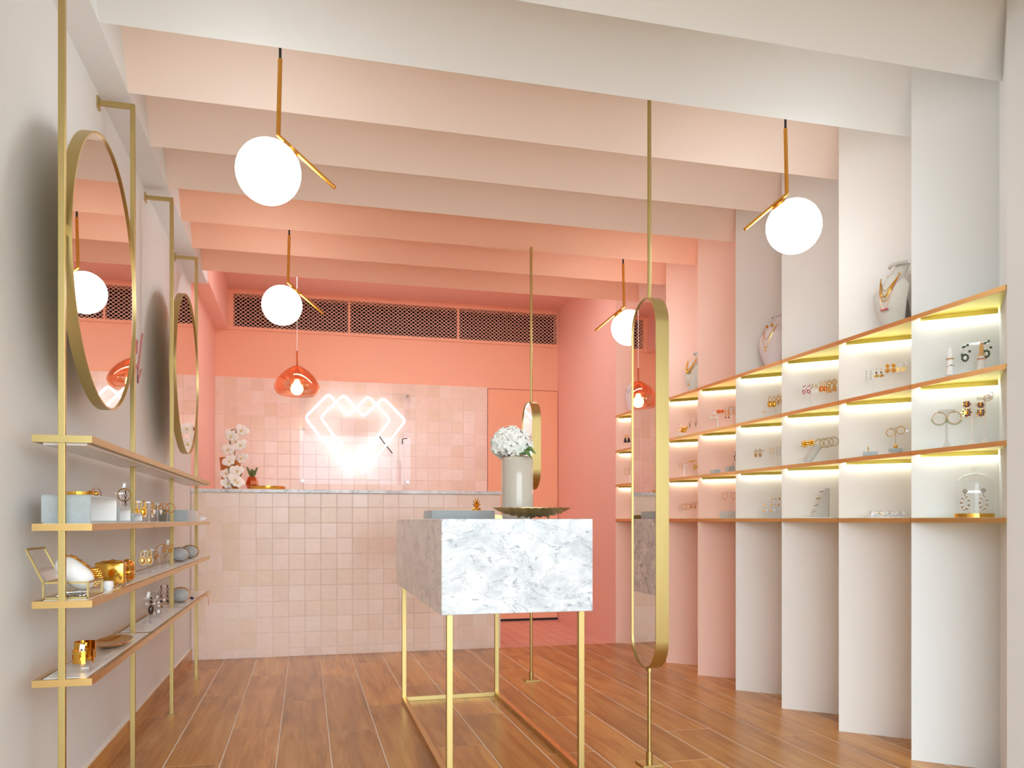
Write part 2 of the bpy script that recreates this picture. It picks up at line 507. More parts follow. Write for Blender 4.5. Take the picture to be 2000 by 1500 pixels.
# pleated ceiling
ce = thing('ceiling', 'ceiling of sloping pleats fading from white to peach', 'ceiling', kind='structure')
X0, X1 = -0.612, 2.62
def strip(mb, pts):
    n = len(pts)
    v = [(X0, p[0], p[1]) for p in pts] + [(X1, p[0], p[1]) for p in pts]
    mb.add(v, [(i, i + n, i + n + 1, i + 1) for i in range(n - 1)] + [tuple(range(n)), tuple(range(2 * n - 1, n - 1, -1))])
for i in range(-8, 8):
    m = WALLW if i <= 1 else (PALEC if i <= 4 else PEACHC)
    t0 = (yb(i) - .134, ZT)
    t1 = (yb(i + 1) - .134, ZT) if i < 7 else (yb(7) + .02, 2.8)
    mb = MB()
    strip(mb, [t0, (yb(i), ZB), t1, (t1[0], 2.9), (t0[0], 2.9)])
    mb.build('ceiling_pleat', m, ce, smooth=False)
MB().box(XL - .05, 2.7, yb(7) - .1, YB + .4, 2.80, 2.92).build('flat_ceiling', SALMONP, ce, smooth=False)
MB().box(XL - .05, 2.7, YF, yb(7), 2.90, 2.95).build('roof_slab', WALLW, ce, smooth=False)

# pleated right wall
wr = thing('wall_right', 'right wall of tall angled pleats fading from white to peach', 'wall', kind='structure')
for i in range(1, 9):
    m = WALLW if i <= 1 else (PALE if i <= 4 else PEACH)
    P, Q, P2 = pt(i), qt(i), pt(i - 1)
    MB().prism([P, Q, P2, (2.66, P2[1]), (2.66, P[1])], 0, 2.9).build('wall_pleat', m, wr, smooth=False)
MB().box(XR, XR + .45, YF, 2.12, 0, 2.9).build('wall_panel', WALLW, wr, smooth=False)
MB().box(XR, XR + .45, pt(8)[1], YB + .3, 0, 2.9).build('wall_panel', SALMONP, wr, smooth=False)

# back wall with the duct opening above, door beside the tiles
wb = thing('wall_back', 'coral back wall with glazed pink tiles behind the counter', 'wall', kind='structure')
GZ0, GZ1, GX0, GX1 = 2.487, 2.755, -0.572, 2.197
for a in ((XL, XR + .02, 0, GZ0), (XL, XR + .02, GZ1, 2.85), (XL, GX0, GZ0, GZ1), (GX1, XR + .02, GZ0, GZ1)):
    MB().box(a[0], a[1], YB, YB + .1, a[2], a[3]).build('wall_panel', SALMON, wb, smooth=False)
MB().box(XL, 1.553, YB - .0115, YB, 0.98, 2.073).build('grout_bed', PGROUT, wb, smooth=False)
tile_grid(wb, steps(XL, 1.553, -0.646, .1045), steps(1.035, 2.073, 1.035, TP), lambda a, b: ((a, YB - .004, b), None))
d1 = thing('door_1', 'flush coral door beside the tiled wall in the passage', 'door', (1.553, YB, 0), kind='structure')
MB().box(.006, .652, -.012, 0, .022, 2.062).build('door_leaf', DOORP, d1, smooth=False, bevel=.0015)
MB().box(.0, .657, -.003, 0, 0, .0215).build('floor_gap', BLACK, d1, smooth=False)
MB().box(.0, .657, -.0025, 0, .0215, 2.068).build('shadow_gap', pm('deep_coral_gap', (170, 80, 60), .7), d1, smooth=False)

# vent grille
vg = thing('vent_grille', 'long three-part expanded metal vent grille high on the coral wall', 'vent', (0, YB, 0))
MB().box(GX0, GX1, .30, .31, GZ0, GZ1).box(GX0, GX1, .1, .31, GZ0 - .01, GZ0).box(GX0, GX1, .1, .31, GZ1, GZ1 + .01).box(GX0 - .01, GX0, .1, .31, GZ0, GZ1).box(GX1, GX1 + .01, .1, .31, GZ0, GZ1).build('duct_recess', VOID, vg, smooth=False)
fr = MB()
fr.box(GX0 - .05, GX1 + .012, -.014, 0, GZ1, GZ1 + .026).box(GX0 - .05, GX1 + .012, -.014, 0, GZ0 - .026, GZ0)
fr.box(GX0 - .05, GX0, -.014, 0, GZ0, GZ1).box(GX1, GX1 + .012, -.014, 0, GZ0, GZ1)
fr.build('frame', SALMON, vg, smooth=False, bevel=.002)
spans = [(GX0, .348), (.365, 1.284), (1.302, GX1)]
for a, b in ((.348, .365), (1.284, 1.302)):
    MB().box(a, b, -.014, .012, GZ0, GZ1).build('mullion', SALMON, vg, smooth=False)
for a, b in spans:
    nx, nz = 24, 9
    pw, ph = (b - a) / nx, (GZ1 - GZ0) / nz
    g = MB()
    for j in range(nz):
        for sgn in (-1, 1):
            pts = []
            for k in range(2 * nx + 1):
                zz = GZ0 + (j + .5) * ph + sgn * (ph / 2 - .0016) * (1 if k % 2 else 0.0) * 1.0
                pts.append((a + k * pw / 2, .004, zz))
            for k in range(2 * nx):
                p, q = Vector(pts[k]), Vector(pts[k + 1])
                d = (q - p).normalized()
                n = Vector((-d.z, 0, d.x)) * .0023
                v = [p - n, q - n, q + n, p + n]
                g.add([(t.x, -.012, t.z) for t in v] + [(t.x, -.008, t.z) for t in v],
                      [(0, 1, 2, 3), (7, 6, 5, 4), (0, 4, 5, 1), (2, 6, 7, 3)])
    tag(g.build('mesh_panel', MESHP, vg, smooth=False), kind='stuff')

# ------------------------------------------------------------------ tiled counter
CXL = XL + .002
ct = thing('counter', 'sales counter faced in pink glazed tiles with thin marble top', 'counter', (0, YC, 0))
CX1 = 1.325
MB().box(XL + .002, CX1 + .0075, .0045, .62, 0, 1.083).build('body', PGROUT, ct, smooth=False)
xs = steps(CXL, CX1 + .007, -0.626, TP)
zs = steps(0, 1.081, 0.987 - TP * 9, TP)
tile_grid(ct, xs, zs, lambda a, b: ((a, .012, b), None))
tile_grid(ct, steps(.012, .62, .012 + TP, TP), zs, lambda a, b: ((CX1, a, b), (0, 0, R(90))))
MB().box(CXL, CX1 + .022, -.012, .63, 1.083, 1.105).build('countertop', MARBLE, ct, smooth=False, bevel=.0015)

# ------------------------------------------------------------------ pleat shelves with light strips
ORD = ['', 'first', 'second', 'third', 'fourth', 'fifth', 'sixth', 'seventh', 'eighth']
LEV = [1.670, 1.413, 1.163, 0.911]
ROW = ['top', 'second', 'third', 'bottom']
DXY = Vector((0.7465, -0.6655, 0)); NXY = Vector((-0.6655, -0.7465, 0))
PROT = math.atan2(-0.6655, 0.7465)
def pp(i, t, w, z):
    p = Vector((pt(i)[0], pt(i)[1], 0)) + DXY * t + NXY * w
    return (p.x, p.y, z)
for i in range(1, 9):
    for l in range(4):
        z = LEV[l]
        P, Q, P2 = Vector(pt(i)), Vector(qt(i)), Vector(pt(i - 1))
        o = thing('display_shelf', '%s triangular brass-edged shelf on the %s wall pleat from the right' % (ROW[l], ORD[i]), 'shelf', (P.x, P.y, z), 0, 'triangular shelves on the pleated wall')
        q, p2 = Q - P, P2 - P
        e = Vector((0.0, 0.0))
        MB().prism([(0.004, -.004), (q.x, q.y), (p2.x + .004, p2.y + .004)], -.012, 0).build('shelf_plate', BRASSY, o, smooth=False)
        MB().box(-.004, .004, p2.y + .001, -.001, -.0165, .0005).build('front_trim', BRASSW, o, smooth=False)
        MB().prism([(0.02, -.03), (q.x - .003, q.y + .000), (p2.x + .01, p2.y + .03)], 0, .0015).build('shelf_liner', BOARD, o, smooth=False)
        if l < 3:
            dm = TR(rz=PROT)
            MB().box(.03, .276, -.014, -.004, -.019, -.0125, dm).build('light_strip', LED, o, smooth=False)
            MB().box(.03, .279, -.024, -.021, -.026, -.012, dm).build('strip_lip', BRASSY, o, smooth=False)

# ------------------------------------------------------------------ brass shelving unit on the left wall
RX, RS = -0.60, 0.016
RY = [2.258, 3.118, 3.978, 4.838]
ZS = [1.110, 0.886, 0.690, 0.491]
su = thing('shelving_unit', 'tall square-tube brass shelving unit with white boards along left wall', 'shelving', (RX, RY[0], 0))
h_ = RS / 2
for k, y in enumerate(RY):
    yl = y - RY[0]
    ztop = 2.393
    p = MB().box(-h_, h_, yl - h_, yl + h_, .004, ztop).build('post', BRASS, su, smooth=False, bevel=.001)
    MB().box(XL - RX, -h_, yl - h_, yl + h_, ztop - RS, ztop).build('wall_arm', BRASS, p, smooth=False, bevel=.001)
    MB().box(XL - RX, XL - RX + .006, yl - .018, yl + .018, ztop - .03, ztop + .012).build('wall_flange', BRASS, p, smooth=False, bevel=.001)
    MB().box(-.016, .016, yl - .016, yl + .016, 0, .004).build('foot_plate', BRASS, p, smooth=False)
SX0, SX1 = -0.666 - RX, -0.528 - RX
for l, z in enumerate(ZS):
    for k in range(3):
        y0, y1 = RY[k] - RY[0] + (-.012 if k == 0 else .003), RY[k + 1] - RY[0] - (.003 if k < 2 else -.012)
        b, T = .014, .018
        f = MB()
        f.box(SX0, SX1, y0, y0 + b, z - T / 2, z + T / 2).box(SX0, SX1, y1 - b, y1, z - T / 2, z + T / 2)
        f.box(SX0, SX0 + b, y0 + b, y1 - b, z - T / 2, z + T / 2).box(SX1 - b, SX1, y0 + b, y1 - b, z - T / 2, z + T / 2)
        fo = f.build('shelf_frame', BRASSW if l else BRASS, su, smooth=False)
        MB().box(SX0 + b + .006, SX1 - b - .002, y0 + b + .004, y1 - b - .004, z - T / 2 - (.006 if l == 0 else 0), z + T / 2 + .001).build('shelf_board', BOARD, fo, smooth=False, bevel=.0015)

def round_mirror(y, label):
    o = thing('round_mirror', label, 'mirror', (-0.600, y, 1.65), group='round mirrors between the brass posts')
    Rm, n = .406, 72
    rim = MB()
    pr = [(Rm, -.016), (Rm, .016), (Rm - .005, .016), (Rm - .005, .010), (Rm - .011, .010), (Rm - .011, -.016)]
    rim.lathe(pr + [pr[0]], n, TR(ry=R(90)), False, False)
    rim.build('frame', BRASS, o)
    MB().lathe([(Rm - .0062, -.014), (Rm - .0062, .0105)], n, TR(ry=R(90))).build('mirror_glass', MIRROR, o)
    MB().lathe([(Rm - .004, -.0165), (Rm - .004, -.014)], n, TR(ry=R(90))).build('back_plate', BRASS, o)
    for s_ in (-1, 1):
        MB().box(-.006, .006, s_ * .4135 - .0085, s_ * .4135 + .0085, -.014, .014).build('post_bracket', BRASS, o, smooth=False)
round_mirror((RY[0] + RY[1]) / 2, 'large round brass-framed mirror nearest the camera on left wall')
round_mirror((RY[2] + RY[3]) / 2, 'round brass-framed mirror farther back, near the tiled counter')

# script lettering on the left wall (the part that shows beside the mirror)
sg = thing('wall_lettering', 'dusty rose handwritten lettering on white wall between the round mirrors', 'lettering', (XL, 3.8, 1.6))
for st in ([(3.708, 1.686), (3.725, 1.629), (3.748, 1.685), (3.774, 1.629), (3.794, 1.688)], [(3.725, 1.62), (3.714, 1.594)],
           [(3.700, 1.546), (3.706, 1.560), (3.742, 1.576), (3.734, 1.525), (3.748, 1.558), (3.8, 1.58)], [(3.903, 1.741), (3.812, 1.577), (3.8, 1.506), (3.872, 1.574)]):
    MB().tube([(.002, a - 3.8, b - 1.6) for a, b in st], .0055, 8).build('letter_stroke', ROSEP, sg)

# ------------------------------------------------------------------ marble table
TX0, TX1, TY0, TY1, TZ0, TZ1 = .443, .984, 2.67, 4.04, .582, .908
tb = thing('marble_table', 'tall display table, white marble block on slim brass frame', 'table', ((TX0 + TX1) / 2, (TY0 + TY1) / 2, 0))
hx, hy = (TX1 - TX0) / 2, (TY1 - TY0) / 2
MB().box(-hx, hx, -hy, hy, TZ0, TZ1).build('marble_block', MARBLE, tb, smooth=False, bevel=.003)
lx, ly, lw = hx - .033, hy - .035, .0105
for sx in (-1, 1):
    for sy in (-1, 1):
        MB().box(sx * lx - lw, sx * lx + lw, sy * ly - lw, sy * ly + lw, 0, TZ0).build('leg', BRASS, tb, smooth=False, bevel=.001)
    MB().box(sx * lx - lw, sx * lx + lw, -ly + lw, ly - lw, 0, 2 * lw).build('base_rail', BRASSW, tb, smooth=False, bevel=.001)
MB().box(-lx + lw, lx - lw, ly - lw, ly + lw, 0, 2 * lw).build('base_rail', BRASS, tb, smooth=False, bevel=.001)

# ------------------------------------------------------------------ pole mirrors
def stadium(w, h, n=14):
    r = w / 2
    pts = [(r * math.cos(math.pi * k / n), h / 2 - r + r * math.sin(math.pi * k / n)) for k in range(n + 1)]
    return pts + [(-a, -b) for a, b in pts]
def pole_mirror(xy, z0, z1, label):
    o = thing('pole_mirror', label, 'mirror', (xy[0], xy[1], 0), R(-0.3), group='capsule mirrors on floor-to-ceiling brass poles')
    w, t = .226, .05
    zc, hh = (z0 + z1) / 2, z1 - z0
    # local plane: y = width, z = height, x = thickness
    M = Matrix(((0, 0, 1, 0), (1, 0, 0, 0), (0, 1, 0, zc), (0, 0, 0, 1)))
    a, b_ = stadium(w, hh), stadium(w - .010, hh - .010)
    n = len(a)
    v = [(p[0], p[1], -t / 2) for p in a] + [(p[0], p[1], t / 2) for p in a] + [(p[0], p[1], t / 2) for p in b_] + [(p[0], p[1], -t / 2) for p in b_]
    f = [(r_ * n + i, r_ * n + (i + 1) % n, ((r_ + 1) % 4) * n + (i + 1) % n, ((r_ + 1) % 4) * n + i) for r_ in range(4) for i in range(n)]
    MB().add(v, f, M).build('frame', BRASS, o)
    MB().prism(b_, -t / 2 + .004, -t / 2 + .008, M).build('mirror_glass', MIRROR, o, smooth=False)
    MB().prism(b_, t / 2 - .008, t / 2 - .004, M).build('mirror_glass', MIRROR, o, smooth=False)
    MB().tube([(0, 0, z1 - .003), (0, 0, ZB + .035)], .0075, 14).build('upper_pole', BRASS, o)
    MB().tube([(0, 0, .008), (0, 0, z0 + .003)], .0075, 14).build('lower_pole', BRASS, o)
    MB().tube([(0, 0, .008), (0, 0, .05)], .0125, 14).build('collar', BRASS, o)
    MB().tube([(0, 0, z0 - .012), (0, 0, z0 + .001)], .012, 14).build('collar', BRASS, o)
    bp = MB().box(-.04, .04, -.04, .04, 0, .008).build('base_plate', BRASS, o, smooth=False, bevel=.001)
    for sx in (-1, 1):
        for sy in (-1, 1):
            MB().lathe([(.004, .008), (.004, .0095)], 8, TR(sx * .028, sy * .028)).build('screw', BRASSD, bp)
pole_mirror((1.229, 2.735), .358, 1.72, 'tall capsule-shaped mirror on brass pole in front of the shelves')
pole_mirror((1.229, 4.335), 1.074, 1.568, 'short capsule-shaped mirror on brass pole behind the flower vase')

# ------------------------------------------------------------------ lamps
def globe_lamp(x, y, d, label):
    o = thing('globe_lamp', label, 'lamp', (x, y, ZB), group='opal globe pendants on bent brass rods')
    zt = .02 if y > 0 else 0
    MB().tube([(0, 0, -.03), (0, 0, .03)], .0045, 10).build('cable_cap', BLACK, o)
    el = Vector((-.006 * d, 0, -.270))
    en = el + Vector((.180 * d, 0, -.152))
    rod = MB().tube([(0, 0, -.022), el], .0072, 12).build('rod', BRASSL, o)
    MB().tube([el + Vector((0, 0, .0)), en], .0065, 12).build('arm', BRASSL, o)
    ar = (en - el).normalized()
    pn = Vector((ar.z * d, 0, -ar.x * d))
    if pn.z > 0: pn = -pn
    foot = el + ar * .055
    gc = foot + pn * .112
    MB().ball(gc, .1025, 40, 24).build('globe', GLOBE, o)
    MB().tube([foot + pn * .004, foot + pn * .016], .030, 20).build('globe_cap', BRASSL, o)
    MB().tube([foot + ar * .02 + pn * .0, foot + ar * .02 + pn * .014], .005, 10).build('clamp_pin', BRASSL, o)
globe_lamp(-.080, 2.70, 1, 'opal globe lamp at upper left, nearest the camera')
globe_lamp(-.084, 4.365, 1, 'opal globe lamp hanging above the copper pendant, left side')
globe_lamp(1.775, 2.70, -1, 'opal globe lamp at upper right beside the white pleats')
globe_lamp(1.796, 4.365, -1, 'opal globe lamp partly hidden behind the tall capsule mirror')

cp = thing('copper_pendant', 'copper glass dome pendant lamp over the tiled counter', 'lamp', (-.059, 5.80, 1.776))
prof = [(.118, 0), (.136, .012), (.150, .032), (.155, .052), (.151, .076), (.138, .104), (.116, .134), (.090, .160), (.062, .182), (.038, .197), (.018, .205)]
MB().lathe(prof, 48, None, False, True).build('glass_shade', COPPERG, cp)
MB().lathe([(p[0] * .90, p[1] * .90 + .012) for p in prof[1:-1]], 48, None, False, False).build('inner_reflector', clear('copper_inner_film', (1.0, .80, .66), (1, .66, .48), .14, .03, 1.4), cp)
MB().tube([(0, 0, .203), (0, 0, .31)], .006, 12).build('stem', COPPER, cp)
MB().tube([(0, 0, .31), (0, 0, 1.026)], .0022, 8).build('cord', WHITE, cp)
MB().lathe([(.014, .10), (.016, .17), (.016, .205)], 16).build('bulb_socket', COPPER, cp)
MB().ball((0, 0, .045), .043, 20, 14).tube([(0, 0, .07), (0, 0, .11)], [.03, .014], 16).build('bulb', BULB, cp)

# unseen fill light added behind the last pleat to brighten the shop's back
ll = thing('added_fill_light', 'added unseen fill light on pink ceiling behind the last pleat', 'lamp', (.78, 5.62, 2.80))
MB().box(-1.05, 1.05, -.04, .04, -.03, 0).build('fill_housing', WHITE, ll, smooth=False, bevel=.002)
MB().box(-1.03, 1.03, -.03, .03, -.034, -.0301).build('fill_diffuser', LINEAR, ll, smooth=False)

# ------------------------------------------------------------------ neon sign
def rounded(pts, r, n=6):
    out = []
    m = len(pts)
    for i in range(m):
        p, a, b_ = Vector(pts[i]), Vector(pts[i - 1]), Vector(pts[(i + 1) % m])
        d1_, d2 = (a - p).normalized(), (b_ - p).normalized()
        s_, e_ = p + d1_ * r, p + d2 * r
        for k in range(n + 1):
            t = k / n
            out.append((1 - t) ** 2 * s_ + 2 * t * (1 - t) * p + t * t * e_)
    return out
ns = thing('neon_sign', 'white neon sign of two overlapping angular hearts on clear sheet', 'sign', (.41, YB - .014, 1.6))
MB().box(-.459, .459, -.042, -.036, 1.204 - 1.6, 1.985 - 1.6).build('acrylic_sheet', SHEET, ns, smooth=False)
for sx in (-.435, .435):
    for z in (1.228, 1.962):
        MB().lathe([(.011, 0), (.011, .052)], 14, TR(sx, 0, z - 1.6, R(90))).build('standoff', SILVER, ns)
hearts = [[(.186, 1.955), (-.004, 1.752), (.345, 1.283), (.699, 1.753), (.51, 1.95), (.345, 1.772)], [(.311, 1.951), (.12, 1.756), (.459, 1.28), (.825, 1.748), (.634, 1.938), (.472, 1.772)]]
for k, hpts in enumerate(hearts):
    pts = rounded([(a - .41, -.060 - .012 * k, b_ - 1.6) for a, b_ in hpts], .035)
    MB().tube(pts, .0095, 10, True).build('neon_tube', NEON, ns)
for a, b_ in (((.715, 1.47), (.60, 1.62)), ((.80, 1.55), (.84, 1.60))):  # dark strokes drawn in for lettering reflected by the sheet
    MB().tube([(a[0] - .41, -.05, a[1] - 1.6), ((a[0] + b_[0]) / 2 - .43, -.052, (a[1] + b_[1]) / 2 - 1.58), (b_[0] - .41, -.05, b_[1] - 1.6)], .004, 8).build('reflected_stroke', BLACK, ns)

# ------------------------------------------------------------------ things on the counter
CT = 1.105
vs = thing('orchid_vase', 'tapered amber and clear glass vase holding the orchid', 'vase', (-.50, 5.80, CT))
MB().lathe([(.050, 0), (.072, .225)], 32).build('amber_sleeve', AMBER, vs)
MB().lathe([(.0515, 0), (.0735, .225), (.082, .33)], 32, None, False, False).build('glass_body', GLASS, vs)
oc = thing('orchid', 'white phalaenopsis orchid spray on the marble countertop', 'orchid', (-.47, 5.70, CT))
MB().tube([(-.03, .10, .227), (-.03, .095, .32), (-.02, .06, .41), (.015, .0, .415), (.012, -.022, .30), (.0, -.022, .15), (-.012, -.022, .03)], .0035, 8).tube([(-.03, .10, .227), (-.035, .09, .34), (.03, .03, .43), (.054, -.02, .41)], .003, 8).build('stem', STEM, oc)
lf = MB()
for a, l in ((.4, .16), (2.2, .12), (4.0, .13)):
    lf.tube([(0, 0, .02), (math.cos(a) * l * .3, math.sin(a) * .03, .10), (math.cos(a) * l * .45, math.sin(a) * .04, .17)], [.012, .018, .003], 8, flat=.25)
lf.build('leaf', LEAFD, oc)
fm = MB()
for k, (a, s_) in enumerate(((90, .9), (18, 1.15), (162, 1.15), (-50, .85), (230, .85))):
    c_, q_ = math.cos(R(a)), math.sin(R(a))
    fm.ball((c_ * .021 * s_, .003 * (k % 2), q_ * .021 * s_), .019 * s_, 10, 6, (1, .22, 1) if k in (1, 2) else (.9, .22, .95))
fmesh = fm.mesh('blossom'); fmesh.materials.append(PETALW)
hm = MB().ball((0, -.008, -.004), .006, 8, 5, (1, 1, 1.3)).mesh('lip'); hm.materials.append(YELLOW)
for k, (x_, z_) in enumerate([(-.483, 1.464), (-.416, 1.505), (-.425, 1.403), (-.503, 1.375), (-.496, 1.298), (-.416, 1.317), (-.514, 1.214), (-.447, 1.232), (-.460, 1.173), (-.508, 1.148), (-.444, 1.155)]):
    b_ = link('blossom', fmesh, oc, (x_ + .47, -.03 - .008 * (k % 3), z_ - CT), (R(random.uniform(-20, 15)), R(random.uniform(-30, 30)), R(random.uniform(-35, 35))), (1.12,) * 3)
    link('lip', hm, b_)
sp = thing('succulent_pot', 'faceted copper pot with a small spiky green succulent', 'plant', (-.361, 5.87, CT))
MB().lathe([(.026, 0), (.044, .045), (.040, .07), (.030, .098), (.026, .098), (.026, .09)], 6, TR(rz=.3), True, True).build('pot', COPPER, sp, smooth=False)
for a, tilt, l in ((0.1, 24, .085), (2.9, 26, .09), (1.3, 12, .06), (4.4, 10, .065), (5.4, 20, .055)):
    d = Vector((math.cos(a) * math.sin(R(tilt)), math.sin(a) * math.sin(R(tilt)), math.cos(R(tilt))))
    l_ = MB().tube([d * .0 + Vector((0, 0, .09)), Vector((0, 0, .09)) + d * l * .4, Vector((0, 0, .09)) + d * l], [.010, .011, .003], 6)
    for k in range(7):
        for s_ in (-1, 1):
            p_ = Vector((0, 0, .09)) + d * l * (k + 1) / 8
            l_.tube([p_, p_ + Vector((s_ * .014, 0, .003))], [.0025, .0005], 4)
    l_.build('spiky_leaf', LEAFD, sp)
tag(MB().lathe([(.118, 0), (.119, .002), (.119, .026), (.115, .026), (.115, .004)], 48, None, True, True).build('round_tray', GOLD, None, (-.252, 5.68, CT)), 'low round polished gold tray on the marble countertop', 'tray')

# ------------------------------------------------------------------ things on the marble table
tag(MB().box(-.141, .141, -.125, .125, 0, .038).build('display_block', VELVET, None, (.671, 3.575, TZ1), bevel=.003), 'low grey velvet display block on the marble table', 'display block')
bt = thing('brass_tray', 'shallow rectangular brass tray at the back of the marble table', 'tray', (.797, 3.89, TZ1))
MB().box(-.177, .177, -.135, .135, 0, .004).build('tray_base', BRASSD, bt, smooth=False)
for a in ((-.177, .177, -.135, -.130), (-.177, .177, .130, .135), (-.177, -.172, -.13, .13), (.172, .177, -.13, .13)):
    MB().box(a[0], a[1], a[2], a[3], .004, .020).build('tray_side', BRASSD, bt, smooth=False)
pi = thing('pineapple_ornament', 'small polished gold pineapple standing in the brass tray', 'ornament', (.83, 3.93, TZ1 + .004))
pb = MB().ball((0, 0, .028), .024, 16, 10, (1, 1, 1.15))
for r_ in range(5):
    for k in range(9):
        an = 2 * math.pi * (k + .5 * (r_ % 2)) / 9
        zz = .010 + r_ * .0095
        rr = .024 * math.sqrt(max(.05, 1 - ((zz - .028) / .0285) ** 2))
        pb.ball((rr * math.cos(an), rr * math.sin(an), zz), .0052, 6, 4)
pb.build('fruit_body', GOLD, pi)
for ring_, (n, tilt, l, z0_) in enumerate(((7, 50, .030, .052), (6, 30, .040, .054), (4, 12, .052, .056))):
    for k in range(n):
        a = 2 * math.pi * k / n + ring_ * .4
        d = Vector((math.cos(a) * math.sin(R(tilt)), math.sin(a) * math.sin(R(tilt)), math.cos(R(tilt))))
        p_ = Vector((0, 0, z0_))
        MB().tube([p_, p_ + d * l * .5 + Vector((0, 0, .002)), p_ + d * l], [.004, .005, .0008], 6, flat=.5).build('crown_leaf', GOLD, pi)
va = thing('ceramic_vase', 'glossy greige cylinder vase with thin gold rim', 'vase', (.848, 3.2, TZ1))
MB().lathe([(.060, 0), (.063, .006), (.0655, .03), (.0655, .245), (.062, .254), (.058, .2545), (.056, .20), (.056, .02)], 48, None, True, True).build('vase_body', GLAZE, va)
MB().ring((0, 0, .2545), .060, .0022, 48, 6, axis='z').build('gold_rim', GOLD, va)
hy_ = thing('hydrangea', 'white hydrangea bloom in the greige vase', 'flower', (.822, 3.2, TZ1 + .212))
MB().tube([(0.01, 0, -.15), (0, 0, .06)], .004, 8).build('stem', STEM, hy_)
fh = MB()
random.seed(11)
cnt = 0
for k in range(95):
    u_ = (k + .5) / 95
    th_ = math.acos(1 - 1.72 * u_); ph_ = k * 2.39996
    n_ = Vector((math.sin(th_) * math.cos(ph_), math.sin(th_) * math.sin(ph_), math.cos(th_)))
    c_ = Vector((n_.x * .078, n_.y * .072, n_.z * .060 + .098)) + Vector((random.uniform(-.006, .006), 0, random.uniform(-.006, .006)))
    q = n_.to_track_quat('Z', 'Y').to_matrix().to_4x4()
    s_ = random.uniform(.9, 1.15)
    M = Matrix.Translation(c_) @ q @ Euler((random.uniform(-.3, .3), random.uniform(-.3, .3), random.uniform(0, 3))).to_matrix().to_4x4()
    for p_ in range(4):
        a = p_ * math.pi / 2
        Mp = M @ Matrix.Rotation(a, 4, 'Z')
        v = [(0, 0, 0), (.008 * s_, -.008 * s_, .004), (.018 * s_, -.008 * s_, .0055), (.021 * s_, 0, .003), (.018 * s_, .008 * s_, .0055), (.008 * s_, .008 * s_, .004), (.012 * s_, 0, .0015)]
        fh.add(v, [(0, 1, 6), (1, 2, 6), (2, 3, 6), (3, 4, 6), (4, 5, 6), (5, 0, 6)], Mp)
fh.ball((0, 0, .096), .052, 14, 8)
tag(fh.build('bloom', HYDR, hy_), kind='stuff')
for (p0, p1, p2) in (((.018, -.06, .052), (.044, -.092, .056), (.062, -.095, .030)), ((.03, -.02, .06), (.066, -.06, .075), (.088, -.065, .052))):
    MB().tube([p0, p1, p2], [.006, .022, .002], 8, flat=.4).build('leaf', LEAFG, hy_)
ld = thing('leaf_dish', 'ribbed antique brass leaf-shaped dish on small feet', 'dish', (.835, 2.93, TZ1))
nu, nv = 60, 14
v, f = [], []
for side in (0, 1):
    for i in range(nu + 1):
        t = i / nu * 2 - 1
        wd = .066 * (1 - abs(t) ** 2.2) + .002
        for j in range(nv + 1):
            s_ = j / nv * 2 - 1
            rib = .0042 * math.sin((i * 1.15 + abs(s_) * 9)) * min(1, (1 - abs(t)) * 4)
            z_ = .010 + .033 * (1 - (1 - s_ * s_) * (1 - abs(t) ** 2.4)) + rib * (1 - .75 * s_ ** 4) - (.0022 if side else 0)
            v.append((t * .152 + .014 * abs(s_) * (1 - abs(t)), s_ * wd, z_))
W = nv + 1
base = (nu + 1) * W
for i in range(nu):
    for j in range(nv):
        a = i * W + j
        f += [(a, a + W, a + W + 1, a + 1), (base + a, base + a + 1, base + a + W + 1, base + a + W)]
for i in range(nu):
    for j in (0, nv):
        a = i * W + j
        q = (a, a + W, base + a + W, base + a)
        f.append(q if j else q[::-1])
MB().add(v, f).build('dish_body', BRASSD, ld)
for x_, y_ in ((-.055, -.01), (.06, -.012), (0, .02)):
    MB().tube([(x_, y_, 0), (x_, y_, .0135)], [.003, .006], 10).build('foot', BRASSD, ld)

